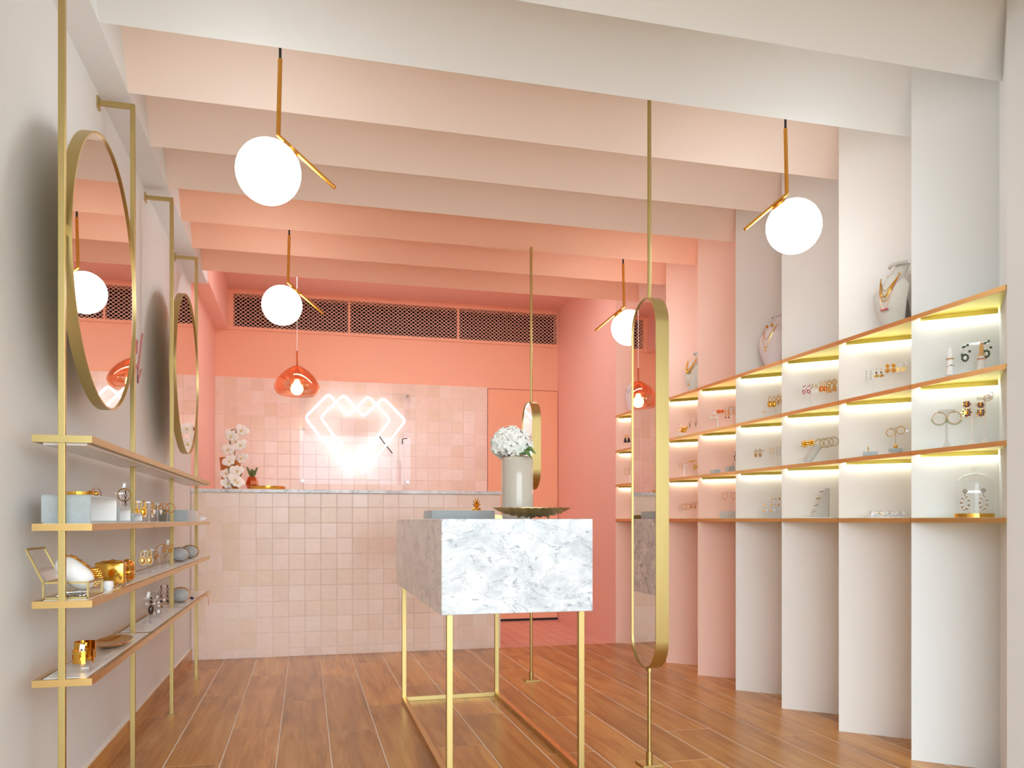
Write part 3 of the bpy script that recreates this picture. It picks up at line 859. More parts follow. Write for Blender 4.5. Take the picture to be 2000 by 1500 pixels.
# ------------------------------------------------------------------ jewellery makers
def local(i, t, w, z): return dict(loc=pp(i, t, w, z), rz=PROT)
def tstand(i, t, w, z, h, wid, label, mat=CREAM, base='cone', group=None, thick=.0032, bar_h=.010):
    o = thing('earring_stand', label, 'earring stand', pp(i, t, w, z), PROT, group)
    if base == 'cone':
        MB().lathe([(.020, 0), (.020, .002), (.004, .028)], 4, TR(rz=R(45))).build('base', mat, o, smooth=False)
    else:
        MB().lathe([(.018, 0), (.018, .003)], 20).build('base', mat, o)
    MB().tube([(0, 0, .002), (0, 0, h)], thick, 8).build('post', mat, o)
    MB().box(-wid / 2, wid / 2, -.002, .002, h - bar_h, h).build('crossbar', mat, o, smooth=False, bevel=.0005)
    return o
def earring_mesh(kind, s=1.0):
    """hanging at the origin; returns list of (part name or None, MB, material)"""
    a, b_ = MB(), MB()
    g2 = None
    a.ball((0, -.003, 0), .0025 * s, 6, 4)
    if kind == 'hoop':
        a.ring((0, -.003, -.018 * s), .018 * s, .0016 * s, 28, 6)
    elif kind == 'beadhoop':
        a.ring((0, -.003, -.022 * s), .022 * s, .0011 * s, 28, 6)
        for k in range(11):
            an = R(190 + k * 14)
            b_.ball((.0255 * s * math.cos(an), -.003, -.022 * s + .0255 * s * math.sin(an)), .0022 * s, 6, 4)
    elif kind == 'flower':
        for c_, r_ in (((0, -.003, -.006 * s), .010 * s), ((0, -.003, -.028 * s), .013 * s)):
            for k in range(8):
                an = 2 * math.pi * k / 8
                a.tube([c_, (c_[0] + r_ * math.cos(an), -.005, c_[2] + r_ * math.sin(an))], [.0012 * s, .0024 * s], 5)
                b_.ball((c_[0] + r_ * .62 * math.cos(an + .4), -.006, c_[2] + r_ * .62 * math.sin(an + .4)), .0021 * s, 5, 4)
    elif kind == 'drop':
        a.tube([(0, -.003, 0), (0, -.003, -.014 * s)], .0008, 5)
        a.ball((0, -.003, -.008 * s), .0035 * s, 8, 5)
        b_.ball((0, -.003, -.024 * s), .0075 * s, 10, 7, (.75, .5, 1.35))
    elif kind == 'chain':
        for k in range(6):
            a.ring((0, -.003, -.005 * s - k * .0062 * s), .0032 * s, .0009 * s, 10, 5, axis='y' if k % 2 else 'x')
        b_.ball((0, -.003, -.045 * s), .0036 * s, 8, 5)
    elif kind == 'disc':
        a.ring((0, -.003, -.012 * s), .012 * s, .0008 * s, 22, 5)
        b_.lathe([(.011 * s, -.001), (.011 * s, .001)], 22, TR(0, -.003, -.032 * s, R(90)))
    elif kind == 'fan':
        a.tube([(0, -.003, 0), (0, -.003, -.02 * s)], .0007, 5)
        b_.ball((0, -.003, -.016 * s), .004 * s, 8, 5)
        for k in range(7):
            an = R(210 + k * 20)
            a.tube([(0, -.003, -.022 * s), (.013 * s * math.cos(an), -.003, -.024 * s + .013 * s * math.sin(an))], [.001, .0022 * s], 5)
    elif kind == 'tassel':
        a.ring((0, -.003, -.010 * s), .010 * s, .0022 * s, 20, 6)
        a.ball((0, -.004, -.010 * s), .004 * s, 8, 5)
        b_.lathe([(.013 * s, 0), (.0125 * s, .001), (.006 * s, .032 * s), (.003 * s, .034 * s)], 16, TR(0, -.003, -.056 * s) @ Matrix.Diagonal((1, .5, 1, 1)))
    elif kind == 'oval':
        a.ring((0, -.003, -.010 * s), .006 * s, .0013 * s, 16, 5, sq=1.6)
        b_.ball((0, -.003, -.031 * s), .0085 * s, 12, 8, (1, .4, 1.35))
        a.ring((0, -.0035, -.031 * s), .009 * s, .0014 * s, 18, 5, sq=1.35)
    elif kind == 'spear':
        a.ring((0, -.003, -.012 * s), .007 * s, .0017 * s, 16, 6)
        b_.lathe([(.0004, 0), (.006 * s, .014 * s), (.002 * s, .018 * s)], 6, TR(0, -.003, -.038 * s))
    elif kind == 'heart':
        pts = [(0, -.003, -.002 - .010 * s), (.010 * s, -.003, .004 * s - .002), (.016 * s, -.003, -.004 * s), (.012 * s, -.003, -.020 * s), (.002 * s, -.003, -.042 * s),
               (-.010 * s, -.003, -.022 * s), (-.013 * s, -.003, -.008 * s), (-.008 * s, -.003, -.001 * s)]
        a = MB().tube(rounded(pts, .003 * s, 3), .0010, 6, True)
    elif kind == 'stud':
        for k in range(5):
            an = 2 * math.pi * k / 5
            a.ball((.006 * s * math.cos(an), -.004, .006 * s * math.sin(an)), .0042 * s, 7, 5)
        b_.ball((0, -.008, 0), .003 * s, 7, 5)
    elif kind == 'cluster':
        for k in range(9):
            an = k * 2.4; r_ = .0055 * s * math.sqrt(k)
            (a if k % 2 else b_).ball((r_ * math.cos(an), -.004, -.006 * s + r_ * math.sin(an) * 1.2), .0036 * s, 6, 4)
        b_.ball((0, -.006, -.030 * s), .0042 * s, 9, 6, (1, .5, 1.25))
        for k in range(9):
            an = 2 * math.pi * k / 9
            a.ball((.0068 * s * math.cos(an), -.004, -.030 * s + .0084 * s * math.sin(an)), .0032 * s, 6, 4)
    elif kind == 'marquise':
        for k in range(6):
            an = 2 * math.pi * k / 6
            a.ball((.0055 * s * math.cos(an), -.003, .0055 * s * math.sin(an)), .003 * s, 6, 4)
        a.tube([(0, -.003, -.006 * s), (0, -.003, -.016 * s)], .0012 * s, 5)
        for k in range(18):
            an = 2 * math.pi * k / 18
            sh = abs(math.cos(an)) ** 1.5
            c_ = (.0105 * s * math.copysign(sh, math.cos(an)), -.003, -.038 * s + .021 * s * math.sin(an))
            (a if k % 2 else b_).ball(c_, .0040 * s, 6, 4)
            a.tube([c_, (c_[0] * 1.35, -.005, c_[2] - .003 * s)], [.0014 * s, .0005], 4)
    return [(None, a, 'm'), ('stone', b_, 's')]
EC = {}
def earring(kind, mat, stone, label, loc, rz, s=1.0, group=None, name='earring'):
    key = (kind, mat.name, stone.name if stone else '', s)
    if key not in EC:
        parts = earring_mesh(kind, s)
        ms = []
        for n_, mb_, w_ in parts:
            if mb_.v:
                me = mb_.mesh(n_ or name); me.materials.append(mat if w_ == 'm' else (stone or mat)); ms.append((n_, me))
        EC[key] = ms
    root = None
    for n_, me in EC[key]:
        o = link(n_ or name, me, root, loc if root is None else (0, 0, 0), (0, 0, rz) if root is None else None)
        if root is None: root = tag(o, label, 'earring', group)
    return root
def pair(i, t, w, z, gap, kind, mat, stone, desc, row, s=1.0):
    label = '%s on %s shelf, %s pleat' % (desc, ROW[row], ORD[i])
    for sg_ in (-1, 1):
        earring(kind, mat, stone, ('left ' if sg_ < 0 else 'right ') + label, pp(i, t + sg_ * gap / 2, w, z), PROT, s, 'pair: ' + label)
def on(i, row): return ' on the %s shelf of the %s pleat' % (ROW[row], ORD[i])
def price_tag(label, loc, rz=0.0, tilt=0.3, s=1.0):
    t_ = MB().box(-.004 * s, .004 * s, -.0004, .0004, 0, .016 * s, TR(ry=tilt)).build('price_tag', WHITE, None, loc, rz)
    tag(t_, label, 'price tag')
    MB().box(-.002 * s, .002 * s, -.0007, -.0004, .005 * s, .013 * s, TR(ry=tilt)).build('print_mark', SILVER, t_)
    return t_
TURN = R(-38)
def bust(i, t, w, mat, label, s=1.0):
    """easel-style necklace bust facing the room, curved front panel with a strut behind"""
    o = thing('necklace_bust', label, 'necklace bust', pp(i, t, w, LEV[0] + .0015), PROT + TURN, 'necklace busts on the top shelves')
    n, m_ = 18, 10
    v, f = [], []
    for side in (0, 1):
        for a in range(n + 1):
            h = a / n
            wd = (.036 + .030 * math.sin(min(1, h / .62) * math.pi * .5)) if h < .62 else (.066 - .040 * min(1, (h - .62) / .20) ** .8)
            if h > .86: wd = .026 + .002 * (h - .86)
            lean = -.035 + .030 * h - .03 * math.sin(h * math.pi) + (.012 if h > .8 else 0)
            for b_ in range(m_ + 1):
                u_ = b_ / m_ * 2 - 1
                v.append((u_ * wd * s, (lean + .022 * u_ * u_ + (.004 if side else 0)) * s, h * .21 * s))
    W_ = m_ + 1; bs = (n + 1) * W_
    for a in range(n):
        for b_ in range(m_):
            q = a * W_ + b_
            f += [(q, q + 1, q + W_ + 1, q + W_), (bs + q, bs + q + W_, bs + q + W_ + 1, bs + q + 1)]
        for b_ in (0, m_):
            q = a * W_ + b_
            e_ = (q, q + W_, bs + q + W_, bs + q)
            f.append(e_ if b_ == 0 else e_[::-1])
    top = n * W_
    f += [(top + b_, top + b_ + 1, bs + top + b_ + 1, bs + top + b_) for b_ in range(m_)]
    MB().add(v, f).build('front_panel', mat, o)
    arc = [(0, (.0 + .05 * math.sin(k / 10 * math.pi * .5)) * s, (.175 - .175 * k / 10) * s) for k in range(11)]
    MB().tube(arc, .022 * s, 4, False, None, .15).build('back_strut', mat, o, smooth=False)
    MB().tube([((k / 8 * 2 - 1) * .034 * s, (-.010 + .02 * (k / 8 * 2 - 1) ** 2) * s, .209 * s) for k in range(9)], .006 * s, 6).build('neck_roll', mat, o)
    return o
def front_y(h, u_, s):
    lean = -.035 + .030 * h - .03 * math.sin(h * math.pi) + (.012 if h > .8 else 0)
    return (lean + .022 * u_ * u_) * s - .0035
def necklace(i, t, w, label, low, top=.80, mat=GOLD, s=1.0, r=.0013, bead=0, pend=0, half=.036):
    pts = []
    for k in range(25):
        u_ = k / 24 * 2 - 1
        h = low + (top - low) * abs(u_) ** 1.25
        x_ = half * math.copysign(abs(u_) ** .8, u_)
        pts.append((x_ * s, front_y(h, x_ / .06, s) - bead * 1.3 - r, h * .21 * s))
    mb_ = MB().tube(pts, r, 6)
    if bead:
        for k in range(0, 25): mb_.ball(pts[k], bead * (1.3 - .5 * abs(k - 12) / 12), 8, 5)
    o = mb_.build('necklace', mat, None, pp(i, t, w, LEV[0] + .0015), PROT + TURN)
    tag(o, label, 'necklace')
    if pend:
        c_ = pts[12]
        MB().ball((c_[0], c_[1] - .002, c_[2] - pend), pend, 10, 7, (.8, .5, 1.2)).build('pendant', mat, o)
    return o

# ------------------------------------------------------------------ busts and necklaces on the top shelves
def on_bust(i, t, w, x, y, z):
    p = Vector(pp(i, t, w, LEV[0] + .0015)) + Matrix.Rotation(PROT + TURN, 3, 'Z') @ Vector((x, y, z))
    return tuple(p)
B2_ = (2, .225, .100)
bust(*B2_, VELVETL, 'stone grey necklace bust with layered gold necklaces, second pleat', 1.27)
necklace(*B2_, 'short plain gold chain, uppermost on the stone grey bust', .56, s=1.27)
necklace(*B2_, 'chunky gold link necklace second on the stone grey bust', .47, r=.0026, s=1.27)
necklace(*B2_, 'gold chain third down on the stone grey bust', .40, r=.0016, s=1.27)
bn = necklace(*B2_, 'thin rose chain with red bar pendant on stone grey bust', .28, mat=COPPER, r=.0007, s=1.27)
MB().box(-.017, .017, -.004, 0, -.003, .003, TR(0, front_y(.28, 0, 1.27), .28 * .21 * 1.27)).build('pendant_bar', PINKST, bn)
for sg_ in (-1, 1):
    earring('oval', GOLD, PEARL, ('left ' if sg_ < 0 else 'right ') + 'small gold earring clipped under the stone grey bust neck', on_bust(*B2_, sg_ * .026, front_y(.84, sg_ * .4, 1.27), .84 * .21 * 1.27), PROT + TURN, .55, 'pair on the stone grey bust')
B4_ = (4, .222, .092)
bust(*B4_, LILAC, 'white leatherette necklace bust with fine gold necklaces, fourth pleat', 1.3)
necklace(*B4_, 'short gold chain on the white leatherette bust', .52, s=1.3)
necklace(*B4_, 'longer gold chain with round drop on white leatherette bust', .36, pend=.007, s=1.3)
for sg_ in (-1, 1):
    earring('stud', GOLD, GOLD, ('left ' if sg_ < 0 else 'right ') + 'gold flower stud pinned to the white leatherette bust', on_bust(*B4_, sg_ * .018, front_y(.78, sg_ * .3, 1.3), .78 * .21 * 1.3), PROT + TURN, .9, 'pair on the white leatherette bust')
B6_ = (6, .222, .092)
bust(*B6_, VELVETL, 'pale grey necklace bust with bold gold necklace, sixth pleat', 1.2)
necklace(*B6_, 'bold gold nugget necklace on the bust of sixth pleat', .50, r=.0025, bead=.0058, s=1.2)
necklace(*B6_, 'fine gold chain with drop on the bust of sixth pleat', .24, r=.0008, pend=.007, s=1.2)
B8_ = (8, .185, .085)
bust(*B8_, LILAC, 'white necklace bust half hidden behind the tall capsule mirror', 1.3)
necklace(*B8_, 'beaded silver necklace on the bust behind tall capsule mirror', .5, r=.001, bead=.003, mat=SILVER, s=1.3)

# ------------------------------------------------------------------ first pleat
def slab(i, t, w, z, sx, sy, sz, mat, label, cat='riser', name='display_riser', bev=.001):
    return tag(MB().box(-sx / 2, sx / 2, -sy / 2, sy / 2, 0, sz).build(name, mat, None, pp(i, t, w, z), PROT, True, bev), label, cat)
Z1, Z2, Z3 = LEV[1] + .0015, LEV[2] + .0015, LEV[3] + .0015
slab(1, .185, .10, Z1, .16, .07, .006, ACRYL, 'clear acrylic riser plate under ring cones, first pleat')
rc = thing('ring_cone', 'white dotted ring cone at left on the first pleat', 'ring holder', pp(1, .125, .10, Z1 + .006), PROT)
MB().lathe([(.013, 0), (.0125, .004), (.0075, .085), (.005, .098), (.001, .103)], 20).build('cone', WHITE, rc)
dots = MB()
for k in range(26):
    a = k * 2.4; z_ = .006 + k * .0033
    rr = .0128 - .006 * z_ / .095
    dots.ball((rr * math.cos(a), rr * math.sin(a), z_), .0011, 5, 4)
tag(dots.build('gold_dot', BRASSD, rc), kind='stuff')
for z_, m_, lb in ((.060, GOLD, 'plain gold ring near the top of the dotted cone'), (.036, SILVER, 'silver stone ring low on the dotted cone')):
    o = tag(MB().ring((0, 0, 0), .0122, .0018, 22, 6, axis='z').build('finger_ring', m_, None, pp(1, .125, .10, Z1 + .006 + z_), PROT), lb, 'ring')
    if m_ is SILVER:
        MB().ball((-.009, -.010, 0), .003, 8, 5).ball((-.004, -.0125, 0), .003, 8, 5).build('stone', PEARL, o)
rw = thing('ring_cone', 'wood-tipped tapered ring holder at right on the first pleat', 'ring holder', pp(1, .222, .105, Z1 + .006), PROT)
MB().lathe([(.0165, 0), (.010, .062), (.0095, .066)], 20).build('cone', CREAM, rw)
MB().lathe([(.0072, .066), (.0070, .095), (.004, .108), (.0004, .112)], 8).build('wood_tip', TIPW, rw)
for z_, rr_, m_, lb in ((.063, .0125, GOLD, 'gold ring under the wood tip of the tapered holder'), (.050, .0135, COPPER, 'rose stone ring on the tapered holder')):
    tag(MB().ring((0, 0, 0), rr_, .0016, 22, 6, axis='z').build('finger_ring', m_, None, pp(1, .222, .105, Z1 + .006 + z_), PROT), lb, 'ring')
tstand(1, .205, .075, Z1 + .006, .118, .085, 'clear earring stand behind the ring cones, first pleat', ACRYL, 'disc')
earring('cluster', GREEN, PEARL, 'green flower-shaped drop earring left of the wood-tipped ring holder', pp(1, .173, .078, Z1 + .110), PROT, 1.35)
earring('cluster', GREEN, PEARL, 'green flower-shaped drop earring half behind the wood-tipped ring holder', pp(1, .238, .078, Z1 + .118), PROT, 1.35)
tstand(1, .115, .085, Z2, .138, .055, 'cream T-bar stand with beaded hoops on the first pleat', VELVETL, bar_h=.013)
for sg_ in (-1, 1):
    earring('beadhoop', GOLD, LEAFG, ('left ' if sg_ < 0 else 'right ') + 'gold hoop earring edged with green beads on the first pleat', pp(1, .115 + sg_ * .024, .089, Z2 + .128), PROT, .98, 'pair of beaded gold hoops')
tstand(1, .193, .10, Z2, .155, .06, 'cream stand holding the violet flower earrings, left one', CREAM)
tstand(1, .232, .105, Z2, .172, .05, 'cream stand holding the violet flower earrings, taller right one', CREAM)
earring('flower', GOLD, PURPLE, 'violet petal drop earring hanging at left on the first pleat', pp(1, .176, .104, Z2 + .158), PROT, 1.35)
earring('flower', GOLD, PURPLE, 'violet petal drop earring hanging between the two cream stands', pp(1, .219, .110, Z2 + .150), PROT, 1.2)
earring('hoop', GOLD, None, 'small gold hoop earring on the taller cream stand', pp(1, .240, .110, Z2 + .178), PROT, .62)
price_tag('white price tag standing above the violet flower earrings', pp(1, .246, .110, Z2 + .170), PROT, .5, 1.2)
cl = thing('glass_cloche', 'glass bell cloche with gold base on the first pleat', 'cloche', pp(1, .200, .105, Z3), PROT)
MB().lathe([(.064, 0), (.064, .014), (.060, .0145)], 48).build('base', GOLD, cl)
bell = [(.060, .0145), (.060, .118)] + [(.060 * math.cos(a), .118 + .040 * math.sin(a)) for a in (R(15), R(30), R(45), R(60), R(75), R(86))]
MB().lathe(bell, 48, None, False, True).build('glass_bell', GLASS, cl)
MB().ball((0, 0, .172), .0105, 18, 12).tube([(0, 0, .156), (0, 0, .165)], .004, 12).build('knob', GLASS, cl)
tstand(1, .200, .105, Z3 + .0146, .082, .068, 'clear T-stand inside the glass cloche', ACRYL, 'disc')
for sg_ in (-1, 1):
    earring('marquise', SILVER, PEARL, ('left ' if sg_ < 0 else 'right ') + 'crystal marquise chandelier earring inside the glass cloche', pp(1, .200 + sg_ * .028, .109, Z3 + .0945), PROT, 1.12, 'pair under the cloche')

# ------------------------------------------------------------------ second pleat
tstand(2, .140, .09, Z1, .108, .07, 'clear earring stand at left on second shelf, second pleat', ACRYL, 'disc')
tstand(2, .218, .09, Z1, .125, .07, 'clear earring stand at right on second shelf, second pleat', ACRYL, 'disc')
pair(2, .122, .094, Z1 + .100, .017, 'chain', SILVER, PEARL, 'pale silver chain drop earring', 1)
pair(2, .160, .094, Z1 + .106, .018, 'fan', BRASSW, TORT, 'antique gold fan earring with dark bead', 1, .95)
pair(2, .203, .094, Z1 + .120, .022, 'flower', GOLD, GOLD, 'gold sunburst drop earring', 1, .85)
pair(2, .240, .094, Z1 + .126, .021, 'disc', SILVER, BRASSW, 'thin hoop earring with round disc', 1, .9)
slab(2, .128, .085, Z2, .055, .04, .020, VELVET, 'small grey velvet block with ring at left, second pleat', 'display block', 'display_block')
rg = tag(MB().ring((0, 0, .011), .010, .0018, 22, 6, axis='x').build('finger_ring', GOLD, None, pp(2, .120, .085, Z2 + .0202), PROT), 'gold ring standing on the small grey velvet block', 'ring')
slab(2, .205, .085, Z2, .085, .045, .012, CREAM, 'low cream riser under round grey pedestal, second pleat')
tag(MB().lathe([(.027, 0), (.027, .016), (.025, .017)], 28).build('round_pedestal', VELVET, None, pp(2, .222, .085, Z2 + .0122), PROT), 'round grey velvet pedestal on cream riser, second pleat', 'pedestal')
st_ = thing('earring_stand', 'slim gold earring stand on the round grey pedestal', 'earring stand', pp(2, .222, .085, Z2 + .0294), PROT)
MB().ball((0, 0, .008), .0085, 12, 8).build('ball_base', GOLD, st_)
MB().tube([(0, 0, .012), (0, 0, .082)], .0011, 6).tube([(-.026, 0, .080), (.026, 0, .088)], .0011, 6).build('post', BRASS, st_)
for sg_ in (-1, 1):
    earring('hoop', GOLD, None, ('left ' if sg_ < 0 else 'right ') + 'gold hoop earring on the slim stand of second pleat', pp(2, .222 + sg_ * .019, .088, Z2 + .0294 + .084 + sg_ * .004), PROT, .85, 'pair on the slim gold stand')
price_tag('white price tag beside the gold hoops of second pleat', pp(2, .253, .088, Z2 + .095), PROT, 1.2, 1.2)
tag(MB().lathe([(.080, 0), (.084, .004), (.080, .0045)], 28, Matrix.Diagonal((1, .35, 1, 1))).build('oval_plate', WHITE, None, pp(2, .190, .080, Z3), PROT), 'white oval plate of rings on the bottom shelf', 'plate')
for k in range(7):
    o = tag(MB().ball((0, 0, .010), .0105, 12, 8).build('ring_cushion', WHITE, None, pp(2, .135 + k * .0185, .080, Z3 + .0045), PROT), 'white padded ring cushion, %s from left on white oval plate' % ORD[k + 1], 'cushion', 'row of white ring cushions')
    r2 = tag(MB().ring((0, 0, 0), .0112, .0014, 20, 5, TR(0, 0, .014, R(25), R(35 * (-1) ** k), 0), axis='z').build('finger_ring', SILVER if k != 2 else GOLD, None, pp(2, .135 + k * .0185, .080, Z3 + .0045), PROT), 'gold ring on the third cushion of white oval plate' if k == 2 else 'silver ring slipped over the %s cushion on white oval plate' % ORD[k + 1], 'ring', 'rings on the oval plate')
    MB().ball((-.004, -.010, .017), .0024, 6, 4).ball((.002, -.011, .016), .0024, 6, 4).build('stone', PEARL, r2)

# ------------------------------------------------------------------ third pleat
tstand(3, .140, .09, Z1, .118, .07, 'clear earring stand at left on second shelf, third pleat', ACRYL, 'disc')
tstand(3, .212, .09, Z1, .132, .07, 'clear earring stand at right on second shelf, third pleat', ACRYL, 'disc')
pair(3, .124, .094, Z1 + .106, .020, 'cluster', PINKST, PEARL, 'raspberry stone cluster earring', 1, .85)
pair(3, .158, .094, Z1 + .112, .015, 'drop', BRASS, PEARL, 'gold hook earring with pearl drop', 1, 1.25)
pair(3, .196, .094, Z1 + .122, .017, 'oval', GOLD, COPPER, 'gold earring with rose oval drop', 1, 1.05)
earring('tassel', GOLD, TAN, 'gold earring with tan silk tassel on third pleat, left of two', pp(3, .222, .094, Z1 + .124), PROT, .95)
earring('tassel', GOLD, TAN, 'gold earring with tan silk tassel on third pleat, right of two', pp(3, .244, .094, Z1 + .128), PROT, .95)
slab(3, .180, .085, Z2, .16, .05, .005, WHITE, 'thin white base plate under slanted stand, third pleat')
ss = thing('slanted_stand', 'slanted suede cylinder stand on the third pleat', 'earring stand', pp(3, .125, .085, Z2 + .005), PROT)
MB().lathe([(.017, .0), (.017, .085)], 24, TR(0, 0, .004, 0, R(35), 0)).build('cylinder', VELVETL, ss)
earring('stud', GOLD, GOLD, 'gold flower stud at far left beside the slanted stand', pp(3, .118, .100, Z2 + .090), PROT, 1.7)
earring('stud', GOLD, GOLD, 'gold flower stud touching the slanted suede stand', pp(3, .146, .100, Z2 + .094), PROT, 1.6)
tstand(3, .212, .085, Z2 + .005, .112, .10, 'clear bar stand with gold hoops on third pleat', ACRYL, 'disc')
for k in range(4):
    earring('hoop', BRASS, None, 'thin large gold hoop, %s of the row on third pleat' % ORD[k + 1], pp(3, .178 + k * .021, .089, Z2 + .108 + k * .003), PROT + (.5 if k % 2 else -.2), 1.15, 'row of four thin gold hoops')
slab(3, .180, .085, Z3, .12, .06, .004, WHITE, 'white tray plate under the ring wedge, third pleat', 'plate', 'base_plate')
wd = thing('ring_wedge', 'suede wedge stand displaying silver rings on the third pleat', 'ring holder', pp(3, .185, .085, Z3 + .0041), PROT)
MB().prism([(-.032, 0), (.036, 0), (.036, .132), (.020, .132)], -.02, .02, TR(rx=R(90))).build('wedge', VELVETL, wd, smooth=False, bevel=.002)
for k in range(4):
    for j in range(2):
        f_ = (k + .5) / 4
        tag(MB().ring((0, 0, 0), .010, .0015, 20, 5, TR(0, 0, 0, 0, R(-20), 0), axis='z').ball((-.010, -.003, .002), .0028, 7, 5).build('finger_ring', SILVER if (k + j) % 3 else BRASS, None,
            pp(3, .185 - .040 + .050 * f_, .076 + j * .02, Z3 + .012 + .125 * f_), PROT), '%s ring slotted into the suede wedge, %s row from the top, %s side' % ('silver' if (k + j) % 3 else 'gold', ['fourth', 'third', 'second', 'first'][k], 'rear' if j == 0 else 'front'), 'ring', 'rings in the suede wedge')

# ------------------------------------------------------------------ fourth pleat
slab(4, .205, .085, Z1, .11, .045, .010, WHITE, 'white display block under gold earrings, fourth pleat', 'display block', 'display_block')
tw = thing('twig_ring_tree', 'clear twig-shaped ring tree on the fourth pleat', 'ring holder', pp(4, .160, .085, Z1 + .010), PROT)
MB().lathe([(.012, 0), (.012, .004)], 16).build('base', ACRYL, tw)
MB().tube([(0, 0, .003), (0, 0, .03), (-.004, 0, .07)], [.004, .003, .0015], 8).tube([(0, 0, .03), (.012, 0, .055)], [.0025, .0012], 8).tube([(0, 0, .02), (-.014, 0, .036)], [.0025, .0012], 8).build('branch', ACRYL, tw)
tag(MB().ring((0, 0, 0), .009, .0013, 18, 5, axis='z').build('finger_ring', GOLD, None, pp(4, .160, .085, Z1 + .04), PROT), 'thin gold ring on the clear twig ring tree', 'ring')
tstand(4, .215, .085, Z1 + .010, .112, .07, 'clear earring stand on white block, fourth pleat', ACRYL, 'disc')
pair(4, .200, .089, Z1 + .116, .020, 'oval', GOLD, GOLD, 'gold coin drop earring', 1, 1.2)
pair(4, .240, .089, Z1 + .122, .018, 'spear', GOLD, BRASSW, 'gold ring-and-spear earring', 1, 1.4)
tstand(4, .140, .085, Z2, .100, .06, 'clear earring stand at left on third shelf, fourth pleat', ACRYL, 'disc')
pair(4, .132, .089, Z2 + .094, .022, 'cluster', GOLD, BRASSD, 'gold bead cluster earring', 2, .8)
tstand(4, .215, .085, Z2, .108, .06, 'slim cream earring stand on third shelf, fourth pleat', CREAM, 'disc', thick=.001, bar_h=.002)
pair(4, .200, .089, Z2 + .105, .014, 'chain', GOLD, PEARL, 'fine gold chain drop earring', 2, .8)
pair(4, .232, .089, Z2 + .107, .014, 'chain', SILVER, SILVER, 'fine silver chain drop earring', 2, .85)
rs = thing('stepped_riser', 'clear three-step acrylic riser of studs on the fourth pleat', 'riser', pp(4, .190, .085, Z3), PROT)
for k in range(3):
    MB().box(-.055 + k * .018, .055, -.03 + k * .02, -.012 + k * .02, 0, .035 + k * .030).build('step', ACRYL, rs, smooth=False)
    for j in range(5):
        earring('stud', GOLD if (j + k) % 2 else SILVER, TORT, 'tiny %s stud, %s from left on %s step of clear acrylic riser' % ('gold' if (j + k) % 2 else 'silver', ORD[j + 1], ['lowest', 'middle', 'highest'][k]), pp(4, .145 + k * .018 + j * .0175, .108 - k * .02, Z3 + .0395 + k * .030), PROT, .55, 'studs on the stepped riser')

# ------------------------------------------------------------------ fifth pleat
tstand(5, .135, .085, Z1, .100, .06, 'white earring stand at left on second shelf, fifth pleat', WHITE, 'disc')
tstand(5, .210, .085, Z1, .120, .07, 'white earring stand at right on second shelf, fifth pleat', WHITE, 'disc')
pair(5, .112, .089, Z1 + .095, .022, 'fan', PEARL, PEARL, 'pearl white fan earring', 1, .9)
pair(5, .150, .089, Z1 + .100, .021, 'stud', COPPER, GOLD, 'rose gold button stud', 1, 1.35)
pair(5, .188, .089, Z1 + .116, .017, 'chain', GOLD, BLACK, 'gold chain earring with black bead', 1, 1.15)
pair(5, .228, .089, Z1 + .120, .030, 'hoop', BRASSW, None, 'thick antique gold hoop earring', 1, 1.05)
for k, (t_, h) in enumerate(((.108, .022), (.136, .024), (.190, .040), (.220, .042))):
    slab(5, t_, .085, Z2, .026, .026, h, VELVET if k % 2 else VELVETL, 'small %s velvet cube on fifth pleat, %s from left' % ('blue grey' if k % 2 else 'stone', ['first', 'second', 'third', 'fourth'][k]), 'display block', 'display_block')
for t_, h in ((.136, .024), (.220, .042)):
    tag(MB().ring((0, 0, .010), .0095, .0013, 18, 5, axis='x').build('finger_ring', SILVER, None, pp(5, t_, .085, Z2 + h + .0002), PROT), 'silver ring standing on the %s velvet cube of fifth pleat' % ('second' if h < .03 else 'fourth'), 'ring')
tstand(5, .232, .060, Z2, .120, .02, 'slim clear stand behind velvet cubes, fifth pleat', ACRYL, 'disc')
earring('marquise', SILVER, TORT, 'silver oval drop earring above the velvet cubes, fifth pleat', pp(5, .232, .064, Z2 + .118), PROT, .8)
slab(5, .205, .075, Z3, .115, .045, .040, VELVETL, 'long pale block under the heart earrings, fifth pleat', 'display block', 'display_block')
tstand(5, .200, .075, Z3 + .040, .112, .075, 'clear stand with outline heart earrings, fifth pleat', ACRYL, 'disc')
pair(5, .198, .079, Z3 + .148, .050, 'heart', COPPER, None, 'large outline heart earring', 3, 1.15)

# ------------------------------------------------------------------ sixth, seventh and eighth pleats
tag(MB().ball((0, 0, .012), .036, 16, 10, (1, .6, .34)).build('oval_cushion', CREAM, None, pp(6, .130, .085, Z1), PROT), 'cream oval cushion under gold bird brooch, sixth pleat', 'cushion')
br = thing('bird_brooch', 'textured gold bird brooch on the cream cushion', 'brooch', pp(6, .135, .085, Z1 + .022), PROT)
MB().ball((0, 0, .020), .017, 12, 8, (1.2, .5, .9)).ball((.021, 0, .036), .009, 10, 6).tube([(.027, 0, .036), (.038, 0, .034)], [.003, .0006], 6).build('body', GOLD, br)
MB().tube([(-.014, 0, .018), (-.032, 0, .020), (-.038, 0, .034)], [.008, .005, .001], 8, flat=.4).build('tail', GOLD, br)
MB().tube([(.0, -.008, .024), (-.006, -.010, .042), (-.016, -.008, .050)], [.009, .007, .001], 8, flat=.4).build('wing', GOLD, br)
tstand(6, .205, .085, Z1, .105, .06, 'slim cream earring stand on second shelf, sixth pleat', CREAM, 'disc', thick=.001, bar_h=.002)
pair(6, .195, .089, Z1 + .103, .036, 'spear', SILVER, SILVER, 'silver ribbon drop earring', 1, 1.3)
